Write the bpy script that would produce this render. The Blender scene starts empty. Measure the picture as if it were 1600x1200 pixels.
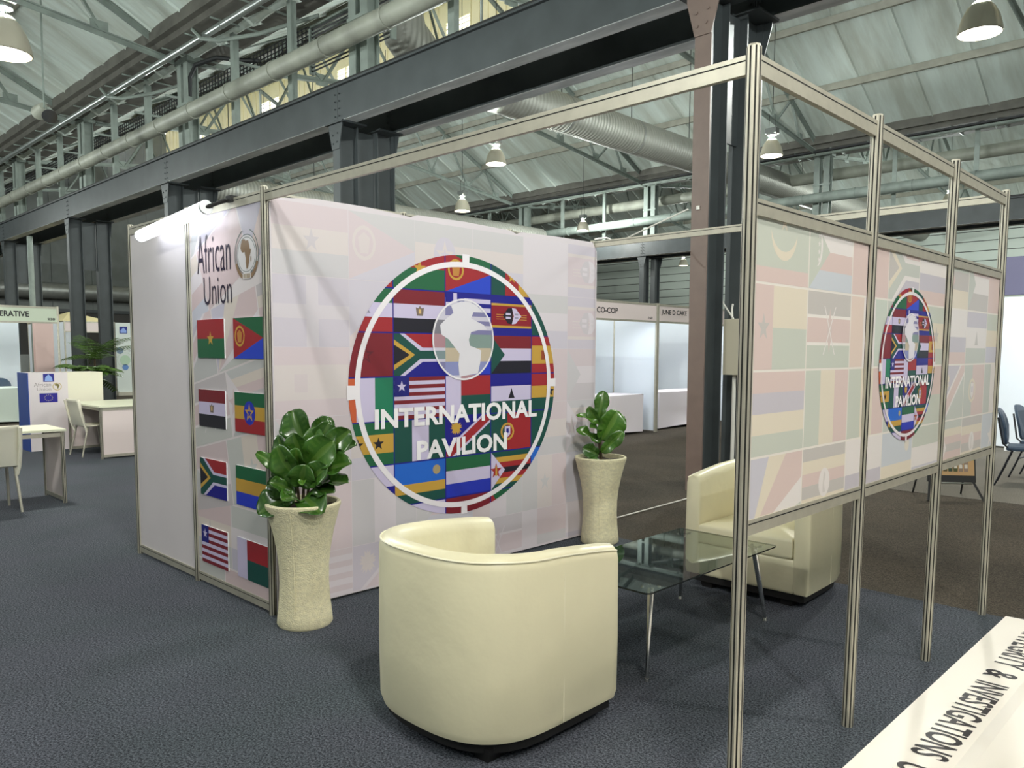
import bpy, bmesh, math, random
from mathutils import Vector, Matrix, Euler
random.seed(7)
D = bpy.data
sc = bpy.context.scene
COL = sc.collection
PI = math.pi

# ------------------------------------------------------------------ camera
cam_d = D.cameras.new('camera'); cam = D.objects.new('camera', cam_d); COL.objects.link(cam); sc.camera = cam
cam_d.sensor_width = 36; cam_d.lens = 1235.9/1600*36; cam_d.shift_y = 51.1/1600; cam_d.clip_start = .05; cam_d.clip_end = 300
yaw, pitch, roll = .7739, -.0829, .0038
fw = Vector((-math.sin(yaw)*math.cos(pitch), math.cos(yaw)*math.cos(pitch), math.sin(pitch)))
rt = fw.cross(Vector((0, 0, 1))).normalized(); up = rt.cross(fw)
r2 = rt*math.cos(roll)+up*math.sin(roll); u2 = -rt*math.sin(roll)+up*math.cos(roll)
m = Matrix((r2, u2, -fw)).transposed().to_4x4(); m.translation = Vector((4.2018, -2.2838, 1.5595))
cam.matrix_world = m

# ------------------------------------------------------------------ world: even overcast daylight coming in through the open hall side
w = D.worlds.new('world'); sc.world = w; w.use_nodes = True
w.node_tree.nodes['Background'].inputs[0].default_value = (.93, .97, 1, 1)
w.node_tree.nodes['Background'].inputs[1].default_value = 3.0
sc.view_settings.view_transform = 'Standard'; sc.view_settings.look = 'None'
sc.view_settings.exposure = 0.3; sc.view_settings.gamma = 1; sc.view_settings.use_curve_mapping = False
LAMP_W = 120 
UP_W = 1150          # power of one high bay lamp
TUBE_W = 3
BOOTH_W = 26

# ------------------------------------------------------------------ colour and materials
def lin(c):
    return tuple(((v/255)/12.92 if v/255 <= .04045 else ((v/255+.055)/1.055)**2.4) for v in c[:3])
MATS = {}
def mat(name, c, rough=.6, metal=0, noise=0, nscale=8, bump=0, bscale=40, emit=0, spec=.5, stretch=None, c2=None, sheen=0, trans=0, alpha=1):
    if name in MATS: return MATS[name]
    m = D.materials.new(name); m.use_nodes = True; nt = m.node_tree; b = nt.nodes['Principled BSDF']
    L = lin(c); b.inputs['Base Color'].default_value = (*L, 1); b.inputs['Roughness'].default_value = rough
    b.inputs['Metallic'].default_value = metal; b.inputs['Specular IOR Level'].default_value = spec
    if noise or bump:
        tc = nt.nodes.new('ShaderNodeTexCoord'); mp = nt.nodes.new('ShaderNodeMapping'); nt.links.new(tc.outputs['Object'], mp.inputs[0])
        if stretch: mp.inputs['Scale'].default_value = stretch
    if noise:
        n = nt.nodes.new('ShaderNodeTexNoise'); n.inputs['Scale'].default_value = nscale; n.inputs['Detail'].default_value = 6
        nt.links.new(mp.outputs[0], n.inputs[0])
        r = nt.nodes.new('ShaderNodeValToRGB'); r.color_ramp.elements[0].position = .3; r.color_ramp.elements[1].position = .7
        if c2: a = lin(c2)
        else: a = tuple(v*(1-noise) for v in L)
        r.color_ramp.elements[0].color = (*a, 1); r.color_ramp.elements[1].color = (*tuple(min(1, v*(1+noise*.4)) for v in L), 1)
        nt.links.new(n.outputs[0], r.inputs[0]); nt.links.new(r.outputs[0], b.inputs['Base Color'])
    if bump:
        n2 = nt.nodes.new('ShaderNodeTexNoise'); n2.inputs['Scale'].default_value = bscale; n2.inputs['Detail'].default_value = 4
        nt.links.new(mp.outputs[0], n2.inputs[0]); bp = nt.nodes.new('ShaderNodeBump'); bp.inputs['Strength'].default_value = bump; bp.inputs['Distance'].default_value = .02
        nt.links.new(n2.outputs[0], bp.inputs['Height']); nt.links.new(bp.outputs[0], b.inputs['Normal'])
    if emit:
        b.inputs['Emission Color'].default_value = (*L, 1); b.inputs['Emission Strength'].default_value = emit
    if trans: b.inputs['Transmission Weight'].default_value = trans
    if alpha < 1: b.inputs['Alpha'].default_value = alpha
    MATS[name] = m; return m

M_STEEL = mat('painted_steel', (68, 73, 75), .45, 0, .18, 2.5, spec=.4)
M_STEEL_WARMLIT = mat('warm_lit_steel', (118, 100, 92), .5, 0, .1, 5)  # warm lamp light on the nearest column's front, put into the steel colour
M_TRUSS = mat('grey_green_steel', (142, 152, 145), .55, 0, .25, 3)
M_PIPE = mat('dusty_pipe_paint', (160, 162, 150), .5, 0, .3, 2)
M_SILVER = mat('galvanised', (190, 196, 194), .32, .8, .15, 6)
M_DUCT = mat('spiral_duct_metal', (150, 152, 148), .45, .5, .15, 4)
M_GUTTER = mat('dark_soffit', (104, 102, 95), .8, 0, .25, 3)
M_ALU = mat('satin_aluminium', (192, 187, 172), .42, .45, .1, 20)
M_GROOVE = mat('groove_black', (24, 23, 21), .8)
M_PANEL = mat('white_infill', (222, 214, 217), .35, 0, .03, 3)
M_FABRIC = mat('banner_fabric', (217, 208, 214), .75, 0, .04, 2, .15, 6)
M_CREAM = mat('cream_leatherette', (236, 229, 196), .36, 0, .04, 3, .35, 5)
M_SEAM = mat('cream_piping', (246, 240, 214), .45)
M_BLACK = mat('black_wood', (22, 21, 21), .6)
M_CHROME = mat('chrome', (215, 215, 212), .12, 1)
M_POT = mat('stone_pot', (236, 228, 192), .85, 0, .16, 34, .5, 110, stretch=(1, 1, 1.6))
M_SOIL = mat('soil', (52, 36, 28), .95, 0, .5, 60, .8, 60)
M_STEM = mat('plant_stem', (70, 58, 38), .8)
M_WHITE = mat('white_board', (238, 240, 242), .5)
M_BOOTH = mat('booth_white', (233, 240, 248), .5)
M_FASCIA = mat('fascia_board', (226, 212, 210), .5)
M_FASCIAG = mat('fascia_green_white', (206, 216, 196), .5)
M_CLOTH = mat('white_stretch_cloth', (236, 228, 234), .8)
M_CLOTHG = mat('pale_green_cloth', (205, 216, 206), .8)
M_PLASTIC = mat('ivory_plastic', (230, 226, 208), .4)
M_BLUE = mat('blue_vinyl', (58, 76, 98), .5)
M_NAVY = mat('black_frame', (24, 26, 34), .4)
M_TEXT = mat('letter_black', (26, 24, 28), .6)
M_WALL = mat('corrugated_wall', (122, 126, 124), .7, 0, .12, 2)
M_WALLD = mat('dark_wall', (70, 68, 66), .8, 0, .15, 1)
M_CABLE = mat('white_cable', (225, 222, 214), .5)
M_CABLEB = mat('black_cable', (30, 32, 34), .6)
M_BOX = mat('beige_box', (196, 188, 168), .5)
M_YELLOW = mat('cream_sheet', (240, 230, 192), .7, 0, .06, 2)
M_LEAFD = mat('palm_green', (86, 120, 48), .45, 0, .5, 20)
M_TUBE = mat('lit_tube', (240, 248, 255), .4, emit=4)
M_BULB = mat('lit_bulb', (255, 250, 236), .4, emit=16)
M_BALLAST = mat('ballast_grey', (120, 124, 122), .5, .3)

def sheet_material():
    m = D.materials.new('white_roof_sheet'); m.use_nodes = True; nt = m.node_tree; b = nt.nodes['Principled BSDF']
    tc = nt.nodes.new('ShaderNodeTexCoord'); geo = nt.nodes.new('ShaderNodeNewGeometry')
    mp = nt.nodes.new('ShaderNodeMapping'); mp.inputs['Scale'].default_value = (1.6, .22, .22); nt.links.new(geo.outputs['Position'], mp.inputs[0])
    n = nt.nodes.new('ShaderNodeTexNoise'); n.inputs['Scale'].default_value = 1.1; n.inputs['Detail'].default_value = 8; n.inputs['Roughness'].default_value = .65
    nt.links.new(mp.outputs[0], n.inputs[0])
    r = nt.nodes.new('ShaderNodeValToRGB'); r.color_ramp.elements[0].position = .36; r.color_ramp.elements[1].position = .62
    r.color_ramp.elements[0].color = (*lin((192, 198, 188)), 1); r.color_ramp.elements[1].color = (*lin((218, 229, 223)), 1)
    nt.links.new(n.outputs[0], r.inputs[0]); nt.links.new(r.outputs[0], b.inputs['Base Color']); b.inputs['Roughness'].default_value = .6
    n2 = nt.nodes.new('ShaderNodeTexNoise'); n2.inputs['Scale'].default_value = 2.4; nt.links.new(mp.outputs[0], n2.inputs[0])
    bp = nt.nodes.new('ShaderNodeBump'); bp.inputs['Strength'].default_value = .5; bp.inputs['Distance'].default_value = .12
    nt.links.new(n2.outputs[0], bp.inputs['Height']); nt.links.new(bp.outputs[0], b.inputs['Normal'])
    return m
M_SHEET = sheet_material()

def carpet_material(name, ca, cb, patch):
    m = D.materials.new(name); m.use_nodes = True; nt = m.node_tree; b = nt.nodes['Principled BSDF']
    tc = nt.nodes.new('ShaderNodeTexCoord')
    n = nt.nodes.new('ShaderNodeTexNoise'); n.inputs['Scale'].default_value = 105; n.inputs['Detail'].default_value = 5; n.inputs['Roughness'].default_value = .85
    nt.links.new(tc.outputs['Object'], n.inputs[0])
    r = nt.nodes.new('ShaderNodeValToRGB'); r.color_ramp.elements[0].position = .43; r.color_ramp.elements[1].position = .62
    r.color_ramp.elements[0].color = (*lin(ca), 1); r.color_ramp.elements[1].color = (*lin(cb), 1); nt.links.new(n.outputs[0], r.inputs[0])
    n3 = nt.nodes.new('ShaderNodeTexNoise'); n3.inputs['Scale'].default_value = 1.1; n3.inputs['Detail'].default_value = 5; nt.links.new(tc.outputs['Object'], n3.inputs[0])
    mr = nt.nodes.new('ShaderNodeMapRange'); mr.inputs['From Min'].default_value = .4; mr.inputs['From Max'].default_value = .65; nt.links.new(n3.outputs[0], mr.inputs[0])
    mx = nt.nodes.new('ShaderNodeMix'); mx.data_type = 'RGBA'; mx.blend_type = 'MULTIPLY'; mx.inputs[7].default_value = (*patch, 1)
    nt.links.new(mr.outputs[0], mx.inputs[0]); nt.links.new(r.outputs[0], mx.inputs[6]); nt.links.new(mx.outputs[2], b.inputs['Base Color'])
    b.inputs['Roughness'].default_value = .95; b.inputs['Specular IOR Level'].default_value = .15
    bp = nt.nodes.new('ShaderNodeBump'); bp.inputs['Strength'].default_value = .25; bp.inputs['Distance'].default_value = .003
    nt.links.new(n.outputs[0], bp.inputs['Height']); nt.links.new(bp.outputs[0], b.inputs['Normal'])
    return m
M_CARPB = carpet_material('blue_grey_carpet', (32, 35, 43), (112, 116, 127), (.84, .92, .86))
M_CARPD = carpet_material('brown_grey_carpet', (52, 46, 40), (102, 94, 82), (.8, .82, .84))
M_CARPG = carpet_material('grey_carpet', (86, 82, 76), (146, 142, 132), (.85, .85, .85))

def glass_material():
    m = D.materials.new('smoked_glass'); m.use_nodes = True; nt = m.node_tree; nt.nodes.clear()
    o = nt.nodes.new('ShaderNodeOutputMaterial'); t = nt.nodes.new('ShaderNodeBsdfTransparent'); g = nt.nodes.new('ShaderNodeBsdfGlossy')
    t.inputs[0].default_value = (.34, .40, .38, 1); g.inputs['Roughness'].default_value = .02; g.inputs[0].default_value = (.9, .95, .95, 1)
    f = nt.nodes.new('ShaderNodeFresnel'); f.inputs[0].default_value = 1.7; mx = nt.nodes.new('ShaderNodeMixShader')
    nt.links.new(f.outputs[0], mx.inputs[0]); nt.links.new(t.outputs[0], mx.inputs[1]); nt.links.new(g.outputs[0], mx.inputs[2]); nt.links.new(mx.outputs[0], o.inputs[0])
    return m
M_GLASS = glass_material()
M_GLASSEDGE = mat('glass_edge', (18, 30, 30), .2)

def leaf_material():
    m = D.materials.new('fig_leaf'); m.use_nodes = True; nt = m.node_tree; b = nt.nodes['Principled BSDF']
    a = nt.nodes.new('ShaderNodeAttribute'); a.attribute_name = 'Col'
    n = nt.nodes.new('ShaderNodeTexNoise'); n.inputs['Scale'].default_value = 14; tc = nt.nodes.new('ShaderNodeTexCoord'); nt.links.new(tc.outputs['Object'], n.inputs[0])
    mx = nt.nodes.new('ShaderNodeMix'); mx.data_type = 'RGBA'; mx.blend_type = 'MULTIPLY'; mx.inputs[7].default_value = (.7, .75, .6, 1)
    nt.links.new(n.outputs[0], mx.inputs[0]); nt.links.new(a.outputs[0], mx.inputs[6]); nt.links.new(mx.outputs[2], b.inputs['Base Color'])
    b.inputs['Roughness'].default_value = .24; b.inputs['Specular IOR Level'].default_value = .7
    return m
M_LEAF = leaf_material()

def print_material(name, rough):
    m = D.materials.new(name); m.use_nodes = True; nt = m.node_tree; b = nt.nodes['Principled BSDF']
    a = nt.nodes.new('ShaderNodeAttribute'); a.attribute_name = 'Col'; nt.links.new(a.outputs[0], b.inputs['Base Color'])
    b.inputs['Roughness'].default_value = rough; return m
M_PRINT = print_material('printed_colours', .55)
M_PRINTG = print_material('printed_colours_satin', .35)

# ------------------------------------------------------------------ mesh builder
class MB:
    def __init__(s): s.v = []; s.f = []; s.sm = []
    def add(s, vs, fs, smooth=False):
        o = len(s.v); s.v += [Vector(p) for p in vs]; s.f += [tuple(i+o for i in f) for f in fs]; s.sm += [smooth]*len(fs); return s
    def box(s, a, b, rot=None, piv=None):
        x0, y0, z0 = a; x1, y1, z1 = b
        vs = [Vector(p) for p in ((x0,y0,z0),(x1,y0,z0),(x1,y1,z0),(x0,y1,z0),(x0,y0,z1),(x1,y0,z1),(x1,y1,z1),(x0,y1,z1))]
        if rot is not None:
            c = Vector(piv) if piv else (Vector(a)+Vector(b))/2
            R = Euler(rot).to_matrix(); vs = [R @ (p-c)+c for p in vs]
        return s.add(vs, [(0,3,2,1),(4,5,6,7),(0,1,5,4),(1,2,6,5),(2,3,7,6),(3,0,4,7)])
    def beam(s, p0, p1, wd, ht, upv=(0, 0, 1)):
        p0 = Vector(p0); p1 = Vector(p1); d = (p1-p0).normalized(); u = Vector(upv)
        if abs(d.dot(u)) > .98: u = Vector((0, 1, 0))
        sd = d.cross(u).normalized(); u = sd.cross(d)
        vs = []
        for p in (p0, p1):
            for a, b in ((-1,-1),(1,-1),(1,1),(-1,1)): vs.append(p+sd*a*wd/2+u*b*ht/2)
        return s.add(vs, [(0,1,2,3),(7,6,5,4),(0,4,5,1),(1,5,6,2),(2,6,7,3),(3,7,4,0)])
    def cyl(s, p0, p1, r0, r1=None, n=12, caps=True):
        r1 = r0 if r1 is None else r1; p0 = Vector(p0); p1 = Vector(p1); d = (p1-p0).normalized()
        u = Vector((0, 0, 1)) if abs(d.z) < .95 else Vector((1, 0, 0)); a = d.cross(u).normalized(); b = d.cross(a)
        vs = []
        for p, r in ((p0, r0), (p1, r1)):
            for i in range(n): t = 2*PI*i/n; vs.append(p+(a*math.cos(t)+b*math.sin(t))*r)
        s.add(vs, [(i, (i+1) % n, n+(i+1) % n, n+i) for i in range(n)], True)
        if caps: s.add(vs, [tuple(range(n))[::-1], tuple(range(n, 2*n))])
        return s
    def tube(s, pts, r, n=8):
        pts = [Vector(p) for p in pts]; rings = []; prev = None
        for i, p in enumerate(pts):
            d = (pts[min(i+1, len(pts)-1)]-pts[max(i-1, 0)]).normalized()
            if prev is None:
                u = Vector((0, 0, 1)) if abs(d.z) < .9 else Vector((1, 0, 0)); a = d.cross(u).normalized()
            else: a = (prev-d*prev.dot(d)).normalized()
            prev = a; b = d.cross(a); rr = r[i] if isinstance(r, (list, tuple)) else r
            rings.append([p+(a*math.cos(2*PI*k/n)+b*math.sin(2*PI*k/n))*rr for k in range(n)])
        vs = [v for g in rings for v in g]; fs = []
        for i in range(len(rings)-1):
            for k in range(n): fs.append((i*n+k, i*n+(k+1) % n, (i+1)*n+(k+1) % n, (i+1)*n+k))
        s.add(vs, fs, True); s.add(vs, [tuple(range(n))[::-1], tuple(range(len(vs)-n, len(vs)))]); return s
    def lathe(s, prof, c=(0, 0, 0), n=32):
        vs = []; fs = []
        for r, z in prof:
            for k in range(n): vs.append((c[0]+r*math.cos(2*PI*k/n), c[1]+r*math.sin(2*PI*k/n), c[2]+z))
        for i in range(len(prof)-1):
            for k in range(n): fs.append((i*n+k, i*n+(k+1) % n, (i+1)*n+(k+1) % n, (i+1)*n+k))
        return s.add(vs, fs, True)
    def prism(s, poly, f, t):   # poly 2d; f(u,v,w)->xyz ; thickness 0..t
        n = len(poly); vs = [f(u, v, 0) for u, v in poly]+[f(u, v, t) for u, v in poly]
        return s.add(vs, [tuple(range(n))[::-1], tuple(range(n, 2*n))]+[(i, (i+1) % n, n+(i+1) % n, n+i) for i in range(n)])
    def build(s, name, m, parent=None, bevel=0, sharp=None):
        me = D.meshes.new(name); off = Vector((0, 0, 0))
        if parent is not None:
            p = parent
            while p is not None: off += Vector(p.location); p = p.parent
        me.from_pydata([tuple(v-off) for v in s.v], [], s.f); me.materials.append(m)
        me.polygons.foreach_set('use_smooth', s.sm); me.update()
        bm = bmesh.new(); bm.from_mesh(me); bmesh.ops.remove_doubles(bm, verts=bm.verts, dist=1e-5); bmesh.ops.recalc_face_normals(bm, faces=bm.faces); bm.to_mesh(me); bm.free()
        if any(s.sm): me.set_sharp_from_angle(angle=math.radians(40))
        o = D.objects.new(name, me); COL.objects.link(o)
        if parent is not None: o.parent = parent
        if bevel:
            b = o.modifiers.new('bevel', 'BEVEL'); b.width = bevel; b.segments = 2; b.limit_method = 'ANGLE'
        return o

def tag(o, label=None, cat=None, group=None, kind=None):
    if label: o['label'] = label
    if cat: o['category'] = cat
    if group: o['group'] = group
    if kind: o['kind'] = kind
    return o
def thing(name, label, cat, loc=(0, 0, 0), group=None, kind=None):
    o = D.objects.new(name, None); COL.objects.link(o); o.location = loc; o.empty_display_size = .1
    return tag(o, label, cat, group, kind)
def kids(o): return [c for c in D.objects if c.parent == o]
def copy_tree(root, loc, label=None, rotz=None, group=None, name=None):
    ch = {}
    for c in D.objects:
        if c.parent is not None: ch.setdefault(c.parent.name, []).append(c)
    def cp(o, par):
        n = o.copy(); COL.objects.link(n); n.parent = par
        for c in ch.get(o.name, []): cp(c, n)
        return n
    r = cp(root, None); r.location = loc
    if rotz is not None: r.rotation_euler = (0, 0, rotz)
    if label: r['label'] = label
    if group: r['group'] = group
    return r
def share(obj, parent, loc=(0, 0, 0), name=None):
    c = obj.copy(); COL.objects.link(c); c.parent = parent; c.location = loc; return c

# ------------------------------------------------------------------ flat print
_txt = {}
def text_polys(s, bold=0.0, sx=1.0):
    key = (s, bold)
    if key not in _txt:
        cu = D.curves.new('t', 'FONT'); cu.body = s; cu.size = 1; cu.offset = bold; cu.resolution_u = 3; cu.fill_mode = 'FRONT'
        o = D.objects.new('t', cu); COL.objects.link(o)
        dg = bpy.context.evaluated_depsgraph_get(); me = D.meshes.new_from_object(o.evaluated_get(dg))
        v = [(p.co.x, p.co.y) for p in me.vertices]; f = [[v[i] for i in p.vertices] for p in me.polygons]
        D.objects.remove(o); D.curves.remove(cu); D.meshes.remove(me)
        x0 = min(p[0] for q in f for p in q); x1 = max(p[0] for q in f for p in q); y0 = min(p[1] for q in f for p in q); y1 = max(p[1] for q in f for p in q)
        _txt[key] = ([[((a-x0)/(x1-x0), (b-y0)/(y1-y0)) for a, b in q] for q in f])
    return _txt[key]
def clip_convex(poly, cl):
    out = list(poly)
    for i in range(len(cl)):
        a = cl[i]; b = cl[(i+1) % len(cl)]; inp = out; out = []
        if not inp: return []
        def side(p): return (b[0]-a[0])*(p[1]-a[1])-(b[1]-a[1])*(p[0]-a[0])
        for k in range(len(inp)):
            p = inp[k]; q = inp[(k+1) % len(inp)]; sp = side(p); sq = side(q)
            if sp >= 0: out.append(p)
            if (sp >= 0) != (sq >= 0):
                t = sp/(sp-sq); out.append((p[0]+(q[0]-p[0])*t, p[1]+(q[1]-p[1])*t))
    return out
def area(p): return abs(sum(p[i][0]*p[(i+1) % len(p)][1]-p[(i+1) % len(p)][0]*p[i][1] for i in range(len(p))))/2
def ell(cx, cy, rx, ry, n=72, a0=0, a1=2*PI):
    return [(cx+rx*math.cos(a0+(a1-a0)*i/n), cy+ry*math.sin(a0+(a1-a0)*i/n)) for i in range(n)]
def ringq(cx, cy, rx, ry, k, n=72, a0=0, a1=2*PI):   # list of quads of a ring between k and 1
    q = []
    for i in range(n):
        t0 = a0+(a1-a0)*i/n; t1 = a0+(a1-a0)*(i+1)/n
        q.append([(cx+rx*k*math.cos(t0), cy+ry*k*math.sin(t0)), (cx+rx*math.cos(t0), cy+ry*math.sin(t0)), (cx+rx*math.cos(t1), cy+ry*math.sin(t1)), (cx+rx*k*math.cos(t1), cy+ry*k*math.sin(t1))])
    return q
class Print:
    def __init__(s, O, U, V, N, step=.0004):
        s.O = Vector(O); s.U = Vector(U); s.V = Vector(V); s.N = Vector(N); s.st = step; s.p = []
    def add(s, poly, c, layer=1, clip=None):
        if clip: poly = clip_convex(poly, clip)
        if len(poly) > 2 and area(poly) > 1e-7: s.p.append((poly, c, layer))
    def text(s, t, x0, y0, x1, y1, c, layer=6, bold=0, clip=None):
        for q in text_polys(t, bold): s.add([(x0+(x1-x0)*a, y0+(y1-y0)*b) for a, b in q], c, layer, clip)
    def build(s, name, m, parent):
        off = Vector((0, 0, 0)); p = parent
        while p is not None: off += Vector(p.location); p = p.parent
        vs = []; fs = []; cs = []
        for poly, c, l in s.p:
            i0 = len(vs); sgn = sum(poly[i][0]*poly[(i+1) % len(poly)][1]-poly[(i+1) % len(poly)][0]*poly[i][1] for i in range(len(poly)))
            if sgn < 0: poly = poly[::-1]
            for a, b in poly: vs.append(tuple(s.O+s.U*a+s.V*b+s.N*(l*s.st)-off))
            fs.append(tuple(range(i0, len(vs)))); cs += [(*lin(c), 1)]*len(poly)
        me = D.meshes.new(name); me.from_pydata(vs, [], fs); me.materials.append(m); me.update()
        at = me.color_attributes.new('Col', 'FLOAT_COLOR', 'CORNER'); flat = [v for c in cs for v in c]
        if len(flat) == len(at.data)*4: at.data.foreach_set('color', flat)
        o = D.objects.new(name, me); COL.objects.link(o); o.parent = parent; return o

# colours of the flags
RED = (158, 34, 42); DRED = (122, 24, 38); GRN = (26, 96, 60); DGRN = (12, 74, 66); BLU = (30, 48, 176); NAVY = (20, 18, 134); YEL = (196, 154, 62); WHT = (202, 192, 222)
BLK = (20, 18, 34); SKY = (28, 100, 202); ORG = (200, 92, 52)
def R(x0, y0, x1, y1): return [(x0, y0), (x1, y0), (x1, y1), (x0, y1)]
def star(cx, cy, r, asp=1.5, rot=0):
    return [(cx+(r if k % 2 == 0 else r*.4)*math.sin(PI*k/5+rot)/asp, cy+(r if k % 2 == 0 else r*.4)*math.cos(PI*k/5+rot)) for k in range(10)]
def hs(*cs):
    n = len(cs); return [(R(0, 1-(i+1)/n, 1, 1-i/n), c) for i, c in enumerate(cs)]
def vs_(*cs):
    n = len(cs); return [(R(i/n, 0, (i+1)/n, 1), c) for i, c in enumerate(cs)]
def wreath(cx, cy, r, c, c2=None, asp=1.5):
    o = [(q, c) for q in ringq(cx, cy, r/asp, r, .78, 16)]
    o += [([(cx-.35*r/asp, cy-.6*r), (cx+.35*r/asp, cy-.6*r), (cx+.5*r/asp, cy+.3*r), (cx, cy+.62*r), (cx-.5*r/asp, cy+.3*r)], c2 or c)]
    return o
def flag(n):
    if n == 'burkina': return hs(RED, GRN)+[(star(.5, .5, .2), YEL)]
    if n == 'eritrea': return [(R(0, .5, 1, 1), GRN), (R(0, 0, 1, .5), (34, 66, 196)), ([(0, 0), (1, .5), (0, 1)], RED)]+wreath(.22, .55, .26, YEL, (190, 130, 60))
    if n == 'cameroon': return vs_(DGRN, RED, YEL)+[(star(.5, .5, .18), YEL)]
    if n == 'egypt': return hs(DRED, WHT, BLK)+[([(.44, .4), (.56, .4), (.58, .6), (.53, .58), (.5, .64), (.47, .58), (.42, .6)], (120, 104, 96)), (R(.475, .45, .525, .56), (214, 180, 120))]
    if n == 'greece':
        o = [(R(0, 1-(i+1)/9, 1, 1-i/9), NAVY if i % 2 == 0 else WHT) for i in range(9)]
        return o+[(R(0, 4/9, .4, 1), NAVY), (R(.16, 4/9, .24, 1), WHT), (R(0, .68, .4, .77), WHT)]
    if n == 'eswatini':
        o = [(R(0, 0, 1, 1), NAVY), (R(0, .18, 1, .82), YEL), (R(0, .24, 1, .76), (140, 20, 38))]
        o += [(R(.12, .46+.06*k, .88, .475+.06*k), YEL) for k in (-1, 0, 1)]
        o += [([(.28, .5), (.4, .7), (.52, .72), (.52, .28), (.4, .3)], BLK), ([(.5, .72), (.6, .7), (.74, .5), (.6, .3), (.5, .28), (.55, .5)], WHT)]
        o += [(R(.35, .52, .47, .58), WHT), (R(.35, .42, .47, .48), WHT), (R(.57, .52, .66, .57), (150, 146, 170)), (R(.57, .43, .66, .48), (150, 146, 170))]
        return o
    if n == 'southafrica':
        return [(R(0, .5, 1, 1), RED), (R(0, 0, 1, .5), NAVY),
            ([(0, 1), (.2, 1), (.55, .67), (1, .67), (1, .33), (.55, .33), (.2, 0), (0, 0)], WHT),
            ([(0, 1), (.11, 1), (.5, .6), (1, .6), (1, .4), (.5, .4), (.11, 0), (0, 0)], DGRN),
            ([(0, .86), (.4, .5), (0, .14)], YEL), ([(0, .74), (.3, .5), (0, .26)], BLK)]
    if n == 'gabon': return hs(GRN, YEL, (34, 56, 190))
    if n == 'sudan': return hs(DRED, WHT, BLK)+[([(0, 0), (.33, .5), (0, 1)], DGRN)]
    if n == 'spain': return [(R(0, 0, 1, 1), RED), (R(0, .25, 1, .75), YEL), (R(.25, .36, .42, .62), (150, 70, 40))]
    if n == 'morocco': return [(R(0, 0, 1, 1), DRED), (star(.5, .5, .24), (96, 24, 40)), (star(.5, .5, .15), DRED)]
    if n == 'algeriah': return [(R(0, 0, .5, 1), WHT), (R(.5, 0, 1, 1), DGRN)]
    if n == 'ivory': return vs_(ORG, WHT, (26, 120, 88))
    if n == 'liberia':
        o = [(R(0, 1-(i+1)/11, 1, 1-i/11), DRED if i % 2 == 0 else WHT) for i in range(11)]
        return o+[(R(0, 6/11, .28, 1), (24, 26, 120)), (star(.14, .78, .14), WHT)]
    if n == 'madagascar': return [(R(0, 0, .33, 1), WHT), (R(.33, .5, 1, 1), RED), (R(.33, 0, 1, .5), DGRN)]
    if n == 'lesotho': return [(R(0, .7, 1, 1), NAVY), (R(0, .3, 1, .7), WHT), (R(0, 0, 1, .3), DGRN), ([(.42, .36), (.58, .36), (.53, .52), (.5, .64), (.47, .52)], BLK)]
    if n == 'ghana': return hs(RED, YEL, DGRN)+[(star(.5, .5, .17), BLK)]
    if n == 'saotome': return [(R(0, 0, 1, 1), GRN), (R(0, .28, 1, .72), YEL), (star(.35, .5, .16), BLK), (star(.72, .5, .16), BLK), ([(0, 0), (.22, .5), (0, 1)], RED)]
    if n == 'nigeria': return vs_(DGRN, WHT, DGRN)
    if n == 'namibia':
        return [([(0, 0), (1, 1), (0, 1)], NAVY), ([(0, 0), (1, 0), (1, 1)], DGRN), ([(0, 0), (.2, 0), (1, .8), (1, 1), (.8, 1), (0, .2)], WHT),
            ([(0, 0), (.13, 0), (1, .87), (1, 1), (.87, 1), (0, .13)], RED)]+[(star(.22, .72, .2, 1.5, r), YEL) for r in (0, .3, .9)]
    if n == 'portugal': return [(R(0, 0, .4, 1), DGRN), (R(.4, 0, 1, 1), RED)]+[(q, YEL) for q in ringq(.4, .5, .17, .24, .75, 16)]+[([(.33, .64), (.47, .64), (.47, .42), (.4, .34), (.33, .42)], WHT), (R(.37, .46, .43, .58), NAVY)]
    if n == 'capeverde': return [(R(0, 0, 1, 1), WHT), (R(0, 0, 1, .5), NAVY), (R(0, 0, 1, .22), RED)]
    if n == 'rwanda': return [(R(0, .48, 1, 1), SKY), (R(0, .24, 1, .48), YEL), (R(0, 0, 1, .24), DGRN), (ell(.82, .76, .08, .12, 12), (170, 150, 110))]
    if n == 'sierra': return hs(GRN, WHT, BLU)
    if n == 'zimbabwe':
        o = hs(DGRN, YEL, RED, BLK, RED, YEL, DGRN)
        return o+[([(0, 0), (.34, .5), (0, 1)], WHT), (star(.12, .5, .22), RED), ([(.1, .36), (.15, .36), (.14, .6), (.11, .66)], YEL)]
    if n == 'uganda': return hs(BLK, YEL, RED, BLK, YEL, RED)+[(ell(.5, .5, .13, .2, 20), WHT), ([(.47, .36), (.53, .36), (.5, .48), (.53, .6), (.49, .66), (.47, .5)], (110, 100, 120))]
    if n == 'mauritania': return [(R(0, 0, 1, 1), GRN), (R(0, 0, 1, .18), RED), (star(.5, .74, .13), YEL)]+[(q, YEL) for q in crescent(.5, .62, .25, .34)]
    if n == 'comoros': return hs(YEL, WHT, RED, SKY)+[([(0, 0), (.45, .5), (0, 1)], GRN)]+[(q, WHT) for q in crescent(.16, .55, .12, .26, PI/2+PI)]+[(star(.2, .38+.1*k, .045), WHT) for k in range(4)]
    if n == 'guineabissau': return [(R(0, 0, .33, 1), RED), (R(.33, .5, 1, 1), YEL), (R(.33, 0, 1, .5), GRN), (star(.16, .5, .17), BLK)]
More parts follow.
